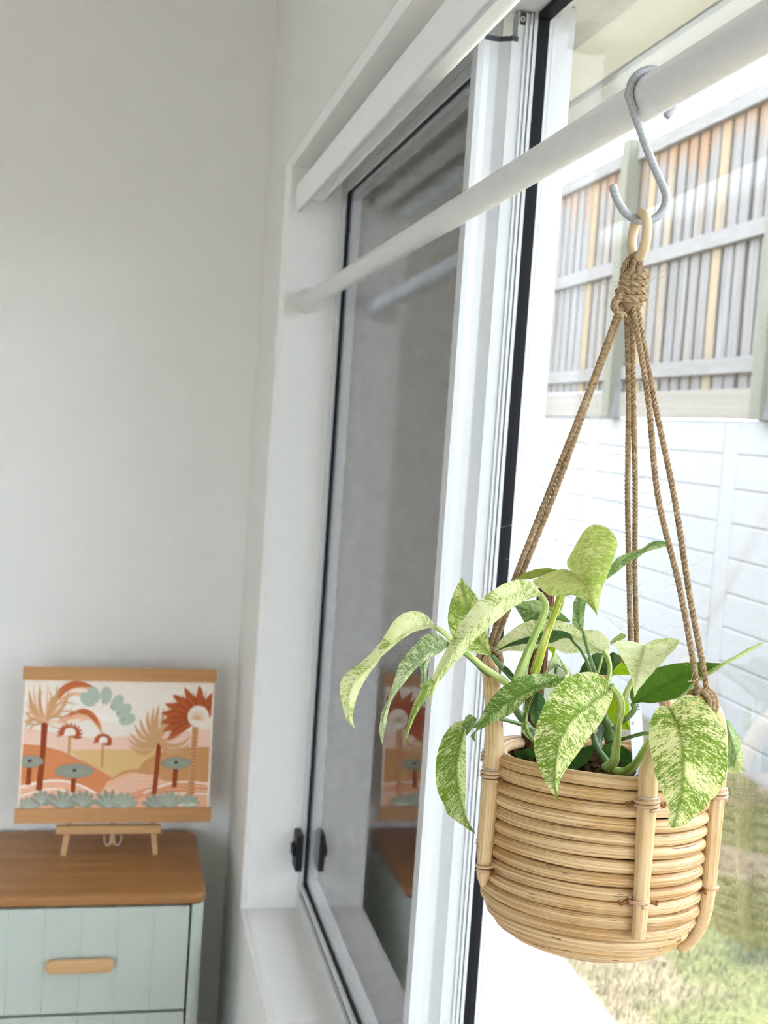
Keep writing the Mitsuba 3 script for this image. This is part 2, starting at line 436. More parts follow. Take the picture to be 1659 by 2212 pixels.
# leaf outlines and stems: control points in 0.1 mm from the lens position, each leaf as left margin, midrib, right margin from base to tip
LEAVES = [
('pale', '2288 8222 -1385 2214 8196 -1309 2118 8173 -1275 2022 8150 -1296 1951 8125 -1358 1901 8101 -1435 1848 8084 -1509 1787 8075 -1579 1722 8073 -1644 1649 8080 -1700 1600 8087 -1775 1601 8087 -1867 1630 8087 -1957 1664 8091 -2048 1730 8090 -2111 2288 8221 -1391 2194 8174 -1384 2106 8133 -1392 2029 8095 -1422 1963 8063 -1467 1906 8036 -1518 1853 8017 -1573 1803 8006 -1629 1749 8003 -1683 1701 8008 -1741 1664 8018 -1806 1651 8030 -1882 1660 8045 -1962 1681 8066 -2044 1730 8090 -2111 2288 8221 -1394 2207 8191 -1406 2128 8160 -1420 2057 8131 -1452 1995 8106 -1493 1937 8085 -1538 1880 8071 -1583 1841 8058 -1642 1797 8052 -1698 1761 8050 -1759 1732 8053 -1825 1712 8060 -1894 1703 8070 -1968 1703 8083 -2043 1730 8090 -2111'),
('speck', '2421 8337 -1514 2342 8318 -1463 2255 8297 -1459 2184 8274 -1506 2125 8253 -1565 2072 8237 -1627 2032 8223 -1696 2012 8210 -1774 1993 8203 -1852 1973 8202 -1931 1940 8210 -2006 1931 8218 -2090 1935 8228 -2175 1964 8232 -2257 2422 8335 -1535 2340 8289 -1552 2269 8249 -1584 2206 8214 -1624 2150 8186 -1668 2099 8165 -1717 2054 8151 -1770 2016 8144 -1828 1983 8144 -1889 1960 8149 -1955 1944 8161 -2026 1939 8179 -2100 1947 8203 -2177 1964 8232 -2257 2423 8333 -1556 2363 8304 -1596 2292 8277 -1620 2230 8253 -1656 2174 8232 -1698 2127 8216 -1747 2084 8204 -1800 2042 8198 -1852 2007 8196 -1910 1987 8195 -1975 1978 8199 -2043 1971 8207 -2113 1966 8221 -2185 1964 8232 -2257'),
('mid', '2322 8340 -1784 2284 8335 -1823 2247 8327 -1864 2222 8317 -1911 2198 8310 -1959 2181 8304 -2009 2167 8300 -2061 2155 8297 -2114 2146 8297 -2168 2140 8298 -2222 2140 8294 -2277 2331 8336 -1805 2294 8309 -1842 2261 8287 -1881 2234 8270 -1923 2210 8257 -1967 2191 8250 -2014 2174 8248 -2063 2160 8252 -2113 2149 8261 -2165 2141 8275 -2220 2140 8294 -2277 2332 8334 -1826 2320 8324 -1873 2297 8312 -1916 2270 8303 -1957 2243 8297 -1998 2219 8293 -2041 2199 8291 -2086 2181 8290 -2133 2166 8292 -2180 2154 8294 -2229 2140 8294 -2277'),
('speck', '2331 8554 -1637 2316 8549 -1662 2299 8538 -1687 2283 8527 -1711 2271 8514 -1735 2273 8496 -1761 2274 8478 -1787 2273 8460 -1813 2271 8441 -1839 2261 8423 -1864 2264 8397 -1885 2374 8544 -1634 2351 8523 -1655 2330 8504 -1677 2309 8487 -1699 2291 8470 -1722 2290 8452 -1749 2289 8436 -1776 2287 8422 -1804 2284 8411 -1831 2272 8403 -1858 2269 8396 -1887 2416 8535 -1631 2387 8534 -1647 2357 8527 -1664 2344 8514 -1693 2332 8501 -1723 2323 8486 -1753 2317 8469 -1783 2317 8450 -1812 2313 8432 -1839 2292 8417 -1863 2270 8395 -1887'),
('pale', '3105 8312 -1135 3006 8251 -1053 2888 8191 -1022 2770 8136 -1041 2667 8086 -1086 2575 8042 -1140 2493 8004 -1203 2428 7972 -1276 2373 7947 -1355 2326 7929 -1438 2282 7921 -1522 2243 7921 -1609 2213 7928 -1700 2199 7939 -1796 2218 7944 -1892 3105 8312 -1141 2986 8224 -1090 2868 8144 -1103 2762 8072 -1133 2674 8008 -1183 2597 7953 -1238 2523 7910 -1294 2452 7879 -1350 2394 7857 -1413 2341 7847 -1480 2297 7846 -1553 2257 7857 -1628 2227 7878 -1709 2213 7907 -1797 2218 7944 -1892 3117 8309 -1146 3008 8243 -1161 2906 8175 -1190 2812 8114 -1225 2730 8058 -1272 2654 8011 -1321 2581 7972 -1370 2512 7943 -1421 2455 7919 -1480 2403 7905 -1542 2347 7901 -1600 2297 7904 -1663 2257 7915 -1732 2231 7931 -1809 2218 7944 -1892'),
('mid', '2819 8494 -1647 2724 8463 -1631 2638 8450 -1607 2564 8449 -1566 2499 8459 -1517 2468 8475 -1448 2456 8499 -1373 2471 8531 -1297 2500 8571 -1223 2541 8621 -1153 2597 8687 -1088 2815 8496 -1641 2761 8485 -1594 2717 8480 -1543 2681 8481 -1488 2658 8489 -1430 2637 8504 -1372 2620 8526 -1316 2608 8555 -1259 2602 8592 -1201 2598 8636 -1145 2597 8687 -1088 2819 8495 -1643 2784 8454 -1573 2756 8431 -1507 2733 8420 -1443 2715 8420 -1380 2702 8431 -1320 2690 8455 -1261 2671 8492 -1209 2643 8543 -1167 2612 8607 -1132 2597 8687 -1088'),
('pale2', '3381 8467 -979 3361 8520 -935 3392 8529 -860 3426 8529 -787 3463 8523 -716 3506 8510 -649 3568 8487 -622 3638 8454 -639 3688 8418 -689 3705 8385 -759 3671 8358 -832 3642 8326 -907 3603 8293 -979 3555 8257 -1046 3524 8211 -1118 3495 8157 -1188 3452 8071 -1253 3381 8467 -979 3380 8414 -990 3380 8364 -1001 3382 8319 -1012 3383 8277 -1025 3386 8239 -1038 3390 8204 -1052 3393 8174 -1069 3397 8147 -1085 3403 8124 -1102 3408 8105 -1122 3413 8090 -1141 3420 8079 -1162 3427 8071 -1183 3434 8068 -1206 3442 8068 -1229 3452 8071 -1253 3381 8467 -979 3319 8468 -971 3256 8457 -984 3193 8444 -1002 3135 8429 -1029 3074 8417 -1050 3065 8393 -1075 3104 8358 -1105 3143 8325 -1134 3188 8291 -1150 3224 8264 -1117 3272 8232 -1116 3318 8201 -1127 3363 8170 -1146 3402 8140 -1174 3431 8111 -1212 3452 8071 -1253'),
('midgreen', '3745 8639 -1013 3743 8587 -958 3745 8535 -906 3759 8486 -862 3786 8440 -833 3818 8399 -807 3854 8364 -788 3890 8335 -765 3919 8315 -729 3962 8298 -708 4010 8284 -702 4058 8276 -721 4109 8269 -731 3746 8638 -1030 3745 8569 -980 3749 8507 -933 3763 8451 -894 3784 8402 -860 3810 8359 -831 3842 8324 -809 3875 8296 -783 3907 8279 -751 3950 8266 -734 3999 8260 -723 4052 8261 -727 4109 8269 -731 3747 8636 -1052 3762 8578 -1014 3778 8523 -976 3793 8473 -936 3812 8429 -900 3835 8391 -865 3866 8357 -840 3893 8331 -808 3928 8309 -783 3969 8292 -767 4013 8280 -752 4060 8274 -739 4109 8269 -731'),
('midgreen', '3532 8502 -1446 3504 8512 -1433 3472 8513 -1417 3446 8510 -1393 3434 8503 -1362 3431 8492 -1327 3426 8479 -1292 3420 8465 -1257 3412 8448 -1222 3414 8426 -1188 3413 8396 -1153 3530 8503 -1444 3509 8485 -1415 3488 8469 -1386 3473 8454 -1357 3462 8440 -1326 3451 8428 -1296 3447 8417 -1267 3444 8407 -1237 3442 8400 -1208 3443 8393 -1179 3445 8389 -1151 3533 8502 -1444 3534 8506 -1416 3531 8502 -1387 3527 8495 -1358 3523 8486 -1329 3519 8474 -1299 3514 8461 -1269 3509 8446 -1240 3505 8428 -1210 3499 8408 -1179 3490 8379 -1148'),
('pale', '3805 8633 -1630 3847 8702 -1560 3815 8764 -1504 3756 8819 -1476 3687 8863 -1490 3615 8901 -1467 3540 8931 -1441 3457 8952 -1432 3369 8963 -1433 3280 8964 -1442 3193 8954 -1469 3114 8932 -1515 3039 8898 -1568 2967 8852 -1622 2907 8780 -1685 3775 8640 -1620 3726 8683 -1597 3676 8721 -1573 3623 8755 -1548 3566 8784 -1528 3506 8808 -1511 3441 8828 -1505 3375 8841 -1511 3307 8849 -1523 3240 8851 -1542 3172 8848 -1565 3105 8840 -1591 3037 8826 -1619 2972 8805 -1652 2907 8780 -1685 3762 8643 -1618 3733 8721 -1648 3696 8779 -1664 3649 8829 -1668 3597 8870 -1683 3540 8903 -1685 3488 8927 -1661 3430 8942 -1651 3364 8947 -1661 3296 8944 -1676 3225 8931 -1687 3150 8911 -1683 3071 8882 -1677 2992 8842 -1683 2907 8780 -1685'),
('dark', '3483 8558 -1533 3466 8573 -1479 3408 8588 -1458 3345 8601 -1456 3282 8609 -1466 3220 8615 -1483 3158 8618 -1506 3097 8619 -1528 3034 8617 -1550 2974 8613 -1577 2916 8604 -1609 2856 8589 -1640 3483 8558 -1535 3441 8561 -1494 3380 8566 -1487 3319 8570 -1497 3259 8573 -1510 3199 8576 -1523 3139 8580 -1535 3080 8583 -1550 3021 8585 -1565 2965 8587 -1587 2910 8588 -1613 2856 8589 -1640 3478 8559 -1542 3441 8577 -1506 3386 8589 -1522 3334 8596 -1548 3276 8604 -1560 3217 8610 -1568 3156 8614 -1570 3095 8616 -1572 3035 8615 -1585 2974 8611 -1598 2916 8603 -1619 2856 8589 -1640'),
('midgreen', '3622 8995 -1449 3592 9026 -1418 3556 9044 -1387 3513 9060 -1363 3469 9072 -1339 3422 9081 -1317 3373 9086 -1296 3319 9088 -1301 3264 9085 -1308 3209 9079 -1315 3161 9055 -1346 3622 8995 -1452 3572 8993 -1442 3523 8992 -1432 3474 8993 -1423 3427 8997 -1411 3381 9002 -1399 3336 9009 -1388 3292 9018 -1375 3248 9028 -1364 3204 9041 -1355 3161 9055 -1346 3622 8995 -1454 3578 9026 -1455 3529 9046 -1455 3478 9061 -1453 3426 9074 -1450 3373 9082 -1451 3320 9086 -1462 3269 9086 -1482 3237 9082 -1439 3202 9075 -1393 3161 9055 -1346'),
('olive', '3390 8668 -1014 3345 8648 -996 3296 8625 -986 3248 8602 -980 3200 8580 -981 3153 8559 -985 3108 8538 -992 3065 8518 -1003 3023 8499 -1015 2985 8480 -1035 2947 8457 -1054 3390 8667 -1022 3340 8631 -1003 3289 8597 -995 3239 8568 -994 3191 8541 -997 3146 8518 -1004 3103 8499 -1012 3061 8483 -1021 3021 8470 -1030 2983 8462 -1042 2947 8457 -1054 3390 8666 -1031 3344 8646 -1028 3297 8622 -1025 3250 8598 -1025 3207 8575 -1035 3163 8552 -1045 3120 8531 -1052 3077 8512 -1059 3034 8494 -1061 2991 8477 -1058 2947 8457 -1054'),
('cream', '3864 8118 -1462 3794 8093 -1444 3724 8068 -1430 3655 8046 -1424 3588 8025 -1429 3589 7991 -1473 3604 7957 -1515 3623 7926 -1556 3641 7898 -1598 3657 7875 -1643 3667 7857 -1691 3672 7843 -1742 3676 7828 -1792 3864 8118 -1462 3834 8066 -1485 3806 8019 -1509 3780 7977 -1533 3757 7941 -1558 3736 7909 -1584 3718 7883 -1610 3703 7861 -1638 3691 7845 -1667 3682 7833 -1696 3677 7827 -1727 3675 7825 -1759 3676 7828 -1792 3864 8118 -1462 3874 8014 -1407 3903 7931 -1376 3938 7857 -1357 3972 7794 -1365 3928 7758 -1415 3873 7735 -1461 3825 7723 -1509 3777 7722 -1555 3740 7730 -1608 3707 7749 -1663 3681 7778 -1721 3676 7828 -1792'),
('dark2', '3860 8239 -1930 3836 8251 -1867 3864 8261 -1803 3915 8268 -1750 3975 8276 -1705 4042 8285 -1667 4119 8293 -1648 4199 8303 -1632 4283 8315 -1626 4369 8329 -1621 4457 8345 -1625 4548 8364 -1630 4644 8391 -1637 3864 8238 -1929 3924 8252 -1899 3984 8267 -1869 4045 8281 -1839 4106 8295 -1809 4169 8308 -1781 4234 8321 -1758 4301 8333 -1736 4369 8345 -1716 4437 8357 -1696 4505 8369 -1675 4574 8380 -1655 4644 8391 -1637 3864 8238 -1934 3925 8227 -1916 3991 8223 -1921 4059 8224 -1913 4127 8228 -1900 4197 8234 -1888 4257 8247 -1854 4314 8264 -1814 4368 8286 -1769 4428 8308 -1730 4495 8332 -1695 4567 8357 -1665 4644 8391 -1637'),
('olive2', '4139 8159 -1884 4205 8159 -1839 4266 8162 -1788 4320 8170 -1730 4387 8180 -1682 4460 8192 -1639 4538 8207 -1601 4620 8225 -1565 4705 8248 -1529 4791 8274 -1492 4884 8302 -1463 4980 8330 -1436 4143 8158 -1883 4204 8147 -1839 4263 8142 -1790 4321 8144 -1738 4386 8151 -1690 4459 8161 -1648 4535 8177 -1608 4614 8198 -1569 4700 8223 -1536 4790 8253 -1503 4883 8289 -1469 4980 8330 -1436 4146 8157 -1883 4218 8155 -1849 4280 8158 -1802 4339 8165 -1748 4407 8174 -1704 4481 8186 -1664 4556 8202 -1622 4636 8220 -1585 4722 8242 -1552 4809 8268 -1518 4896 8298 -1479 4980 8330 -1436'),
('bright', '3850 7633 -1811 3775 7603 -1793 3711 7560 -1820 3670 7515 -1863 3640 7473 -1909 3621 7433 -1956 3612 7397 -2003 3613 7364 -2050 3615 7336 -2098 3621 7313 -2147 3630 7295 -2198 3649 7280 -2246 3672 7270 -2296 3697 7265 -2347 3725 7265 -2399 3744 7271 -2457 3739 7287 -2517 3777 7288 -2552 3855 7632 -1816 3847 7546 -1837 3833 7469 -1864 3818 7401 -1895 3803 7341 -1928 3792 7289 -1963 3779 7245 -2000 3770 7209 -2039 3761 7181 -2081 3756 7161 -2124 3753 7149 -2169 3751 7145 -2217 3752 7149 -2267 3752 7161 -2319 3755 7181 -2374 3760 7209 -2431 3767 7244 -2490 3777 7288 -2552 3855 7632 -1811 3885 7582 -1738 3932 7519 -1694 3986 7456 -1696 4026 7398 -1735 4060 7346 -1786 4088 7301 -1843 4102 7263 -1910 4102 7235 -1983 4096 7212 -2058 4091 7195 -2134 4072 7187 -2210 4035 7189 -2280 3990 7199 -2345 3946 7214 -2410 3897 7235 -2471 3844 7262 -2526 3777 7288 -2552'),
('yedge', '4682 8354 -2040 4700 8367 -2105 4711 8368 -2167 4719 8366 -2228 4725 8360 -2288 4728 8352 -2348 4728 8341 -2407 4730 8326 -2464 4759 8304 -2481 4808 8275 -2463 4849 8236 -2440 4682 8354 -2040 4694 8334 -2080 4706 8316 -2121 4720 8299 -2162 4731 8286 -2205 4740 8274 -2249 4751 8264 -2294 4763 8256 -2338 4777 8250 -2384 4806 8243 -2417 4849 8236 -2440 4682 8353 -2044 4731 8362 -2076 4766 8359 -2113 4797 8354 -2151 4820 8346 -2193 4837 8335 -2236 4846 8323 -2280 4850 8309 -2324 4850 8291 -2368 4839 8272 -2411 4849 8236 -2440'),
('bright', '3526 7916 -1745 3461 7864 -1661 3362 7813 -1613 3257 7765 -1601 3159 7720 -1612 3072 7677 -1642 3000 7635 -1689 2943 7595 -1746 2897 7559 -1807 2859 7527 -1871 2831 7498 -1939 2816 7472 -2009 2817 7449 -2080 2833 7428 -2149 2860 7411 -2216 2897 7398 -2281 2942 7388 -2343 2991 7374 -2400 3528 7916 -1747 3446 7829 -1766 3367 7749 -1784 3291 7678 -1801 3220 7613 -1821 3153 7556 -1842 3095 7506 -1869 3043 7462 -1900 3003 7423 -1937 2971 7391 -1978 2951 7365 -2024 2937 7345 -2071 2928 7333 -2121 2925 7328 -2173 2929 7330 -2227 2938 7338 -2284 2963 7352 -2340 2991 7374 -2400 3529 7916 -1746 3521 7843 -1772 3480 7772 -1809 3434 7708 -1845 3386 7649 -1880 3338 7597 -1914 3287 7552 -1946 3238 7512 -1978 3193 7478 -2011 3154 7448 -2048 3115 7424 -2084 3078 7405 -2122 3044 7392 -2161 3014 7384 -2202 2991 7380 -2248 2980 7378 -2298 2978 7380 -2350 2991 7374 -2400'),
('mid2', '3223 8040 -1697 3141 8005 -1677 3058 7968 -1661 2979 7936 -1656 2903 7911 -1658 2832 7890 -1673 2769 7875 -1699 2714 7866 -1733 2665 7862 -1774 2627 7862 -1824 2597 7868 -1879 2573 7880 -1938 2556 7896 -2001 2546 7909 -2067 3225 8039 -1701 3140 7972 -1705 3062 7915 -1712 2989 7867 -1724 2921 7829 -1740 2859 7800 -1760 2802 7780 -1784 2749 7771 -1809 2700 7771 -1838 2655 7781 -1870 2616 7800 -1908 2585 7827 -1955 2562 7864 -2008 2546 7909 -2067 3225 8039 -1706 3177 7991 -1746 3104 7951 -1755 3031 7917 -1758 2967 7888 -1776 2911 7863 -1805 2862 7844 -1839 2819 7832 -1878 2775 7827 -1915 2728 7830 -1947 2680 7842 -1976 2634 7861 -2004 2592 7885 -2038 2546 7909 -2067'),
('yedge2', '2565 8213 -2066 2484 8209 -2082 2424 8192 -2136 2382 8173 -2202 2356 8154 -2275 2341 8136 -2349 2338 8120 -2425 2345 8105 -2502 2367 8091 -2577 2405 8077 -2645 2438 8068 -2717 2505 8058 -2761 2575 8049 -2806 2644 8037 -2846 2566 8213 -2068 2540 8163 -2121 2516 8120 -2174 2493 8084 -2229 2475 8055 -2285 2464 8031 -2343 2461 8012 -2403 2470 7998 -2464 2483 7990 -2526 2500 7988 -2590 2524 7992 -2655 2552 8002 -2721 2595 8016 -2783 2644 8037 -2846 2568 8212 -2068 2562 8188 -2127 2556 8159 -2185 2553 8132 -2242 2550 8108 -2301 2549 8089 -2360 2549 8073 -2420 2550 8060 -2481 2551 8051 -2543 2551 8047 -2606 2557 8045 -2670 2576 8044 -2732 2608 8043 -2791 2644 8037 -2846'),
('midgreen', '2635 8179 -2044 2602 8176 -2026 2570 8170 -2015 2544 8163 -2033 2540 8153 -2064 2540 8145 -2096 2543 8138 -2128 2546 8129 -2159 2635 8178 -2048 2601 8153 -2036 2574 8133 -2040 2560 8118 -2056 2555 8108 -2079 2552 8107 -2103 2550 8114 -2128 2550 8128 -2156 2633 8178 -2053 2625 8168 -2070 2614 8155 -2085 2601 8146 -2099 2589 8139 -2114 2577 8134 -2129 2565 8132 -2144 2553 8127 -2159'),
('midgreen', '2600 8079 -2106 2582 8073 -2122 2565 8068 -2139 2569 8059 -2156 2583 8051 -2172 2597 8043 -2190 2602 8079 -2109 2589 8064 -2122 2578 8055 -2137 2582 8047 -2154 2589 8042 -2171 2597 8043 -2190 2604 8078 -2112 2599 8069 -2127 2595 8060 -2142 2596 8053 -2158 2596 8048 -2174 2597 8043 -2190'),
('mid2', '3038 8123 -1833 3008 8111 -1864 2974 8095 -1892 2954 8075 -1927 2937 8055 -1963 2924 8034 -2000 2915 8013 -2037 2913 7991 -2073 2927 7967 -2103 2951 7941 -2125 2976 7909 -2143 3041 8123 -1833 3011 8088 -1860 2984 8057 -1888 2960 8030 -1918 2942 8005 -1949 2929 7983 -1983 2923 7963 -2017 2923 7946 -2051 2936 7931 -2082 2955 7918 -2112 2976 7909 -2143 3043 8122 -1832 3024 8108 -1865 3004 8088 -1896 2989 8067 -1928 2976 8046 -1960 2967 8025 -1993 2963 8003 -2026 2963 7981 -2058 2970 7958 -2087 2986 7934 -2112 2976 7909 -2143'),
('dark', '3134 8305 -1854 3114 8293 -1878 3096 8279 -1903 3081 8267 -1929 3069 8258 -1956 3063 8251 -1985 3058 8246 -2014 3064 8242 -2044 3077 8241 -2072 3094 8241 -2100 3110 8240 -2127 3137 8305 -1854 3123 8274 -1876 3110 8248 -1899 3100 8228 -1922 3096 8213 -1948 3094 8203 -1974 3095 8199 -2002 3095 8201 -2031 3098 8208 -2062 3103 8221 -2094 3110 8240 -2127 3140 8304 -1854 3152 8285 -1877 3162 8265 -1900 3172 8247 -1924 3170 8236 -1951 3161 8229 -1980 3147 8226 -2007 3133 8228 -2035 3123 8231 -2065 3117 8236 -2096 3110 8240 -2127'),
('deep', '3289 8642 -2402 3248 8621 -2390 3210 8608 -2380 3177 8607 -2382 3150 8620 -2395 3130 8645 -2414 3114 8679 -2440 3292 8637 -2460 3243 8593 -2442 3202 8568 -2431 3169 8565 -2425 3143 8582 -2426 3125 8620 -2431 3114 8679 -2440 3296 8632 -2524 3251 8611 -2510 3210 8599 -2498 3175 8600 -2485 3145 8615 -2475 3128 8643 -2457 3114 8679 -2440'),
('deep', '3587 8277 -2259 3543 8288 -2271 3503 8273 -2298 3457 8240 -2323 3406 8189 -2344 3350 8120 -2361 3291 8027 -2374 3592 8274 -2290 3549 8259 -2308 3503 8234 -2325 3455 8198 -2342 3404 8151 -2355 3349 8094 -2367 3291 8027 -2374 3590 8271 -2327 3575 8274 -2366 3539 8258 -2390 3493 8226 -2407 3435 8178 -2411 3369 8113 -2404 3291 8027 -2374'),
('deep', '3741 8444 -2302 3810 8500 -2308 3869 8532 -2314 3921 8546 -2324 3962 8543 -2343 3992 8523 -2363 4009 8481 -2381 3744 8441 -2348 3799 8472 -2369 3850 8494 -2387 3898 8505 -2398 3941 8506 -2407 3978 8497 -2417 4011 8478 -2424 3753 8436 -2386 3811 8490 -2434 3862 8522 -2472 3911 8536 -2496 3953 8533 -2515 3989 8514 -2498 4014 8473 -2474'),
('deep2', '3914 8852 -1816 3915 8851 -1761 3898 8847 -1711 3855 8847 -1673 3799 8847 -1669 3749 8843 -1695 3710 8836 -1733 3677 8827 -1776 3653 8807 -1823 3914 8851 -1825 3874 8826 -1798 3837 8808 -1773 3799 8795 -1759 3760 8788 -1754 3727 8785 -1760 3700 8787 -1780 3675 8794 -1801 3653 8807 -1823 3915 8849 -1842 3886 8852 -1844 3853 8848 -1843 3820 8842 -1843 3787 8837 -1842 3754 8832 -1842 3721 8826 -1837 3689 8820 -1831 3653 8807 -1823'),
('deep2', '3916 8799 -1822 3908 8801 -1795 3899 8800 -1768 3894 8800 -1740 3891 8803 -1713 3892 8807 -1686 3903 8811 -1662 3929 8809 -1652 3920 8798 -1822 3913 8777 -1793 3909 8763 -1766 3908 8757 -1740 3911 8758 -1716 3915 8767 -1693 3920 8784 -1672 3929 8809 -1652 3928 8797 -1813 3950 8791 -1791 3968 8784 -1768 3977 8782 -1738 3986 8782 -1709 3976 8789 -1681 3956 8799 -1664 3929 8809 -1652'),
('lime', '3863 8659 -1798 3878 8660 -1760 3898 8650 -1727 3920 8632 -1699 3947 8605 -1714 3957 8575 -1741 3961 8536 -1769 3863 8659 -1799 3878 8639 -1783 3893 8620 -1767 3911 8599 -1762 3928 8578 -1759 3945 8557 -1765 3961 8536 -1771 3863 8658 -1804 3888 8655 -1802 3908 8642 -1799 3925 8624 -1795 3940 8601 -1790 3953 8573 -1783 3961 8536 -1775'),
('lime', '3827 8559 -1870 3886 8599 -1906 3938 8626 -1940 3985 8646 -1976 4025 8659 -2015 4047 8668 -2059 4056 8672 -2106 4063 8668 -2152 4062 8659 -2195 4053 8636 -2236 3828 8558 -1882 3858 8576 -1922 3887 8591 -1962 3915 8604 -2002 3941 8615 -2042 3964 8624 -2082 3985 8631 -2123 4005 8635 -2163 4029 8637 -2200 4053 8636 -2236 3821 8558 -1898 3837 8607 -1957 3847 8641 -2014 3854 8669 -2070 3866 8687 -2123 3895 8694 -2169 3929 8693 -2209 3969 8684 -2232 4014 8667 -2239 4053 8636 -2236'),
('olive2', '3879 8773 -1585 3881 8772 -1560 3894 8763 -1539 3910 8754 -1521 3926 8744 -1503 3941 8735 -1485 3960 8723 -1485 3978 8706 -1492 3879 8773 -1585 3887 8753 -1568 3896 8736 -1551 3908 8723 -1535 3922 8714 -1521 3937 8708 -1508 3957 8705 -1499 3978 8706 -1492 3881 8773 -1585 3900 8767 -1575 3917 8757 -1564 3933 8746 -1554 3949 8736 -1542 3965 8726 -1530 3978 8717 -1515 3978 8706 -1492'),
('speck', '3500 8636 -1822 3458 8595 -1764 3417 8559 -1709 3375 8532 -1658 3333 8514 -1612 3301 8500 -1626 3278 8490 -1672 3261 8488 -1721 3240 8493 -1769 3500 8636 -1822 3454 8579 -1783 3413 8533 -1747 3375 8499 -1716 3336 8477 -1693 3303 8465 -1699 3275 8463 -1717 3256 8472 -1742 3240 8493 -1769 3500 8636 -1827 3460 8592 -1793 3423 8554 -1760 3387 8524 -1732 3349 8503 -1715 3314 8490 -1724 3287 8483 -1742 3268 8484 -1765 3241 8493 -1771'),
('lime', '3270 8552 -1576 3303 8525 -1567 3320 8505 -1584 3311 8494 -1621 3292 8490 -1657 3271 8492 -1693 3279 8549 -1588 3296 8518 -1593 3302 8497 -1614 3291 8487 -1639 3280 8485 -1665 3271 8492 -1693 3284 8547 -1601 3296 8524 -1611 3299 8506 -1629 3290 8496 -1650 3281 8492 -1671 3271 8492 -1693'),
('dark', '2889 8576 -1721 2912 8550 -1716 2929 8517 -1720 2944 8481 -1728 2954 8442 -1741 2960 8399 -1755 2963 8350 -1767 2890 8576 -1723 2906 8538 -1725 2919 8500 -1733 2930 8462 -1743 2941 8425 -1754 2951 8387 -1766 2961 8350 -1777 2891 8575 -1726 2905 8549 -1739 2916 8518 -1752 2924 8483 -1765 2933 8444 -1775 2944 8401 -1778 2952 8352 -1781'),
]
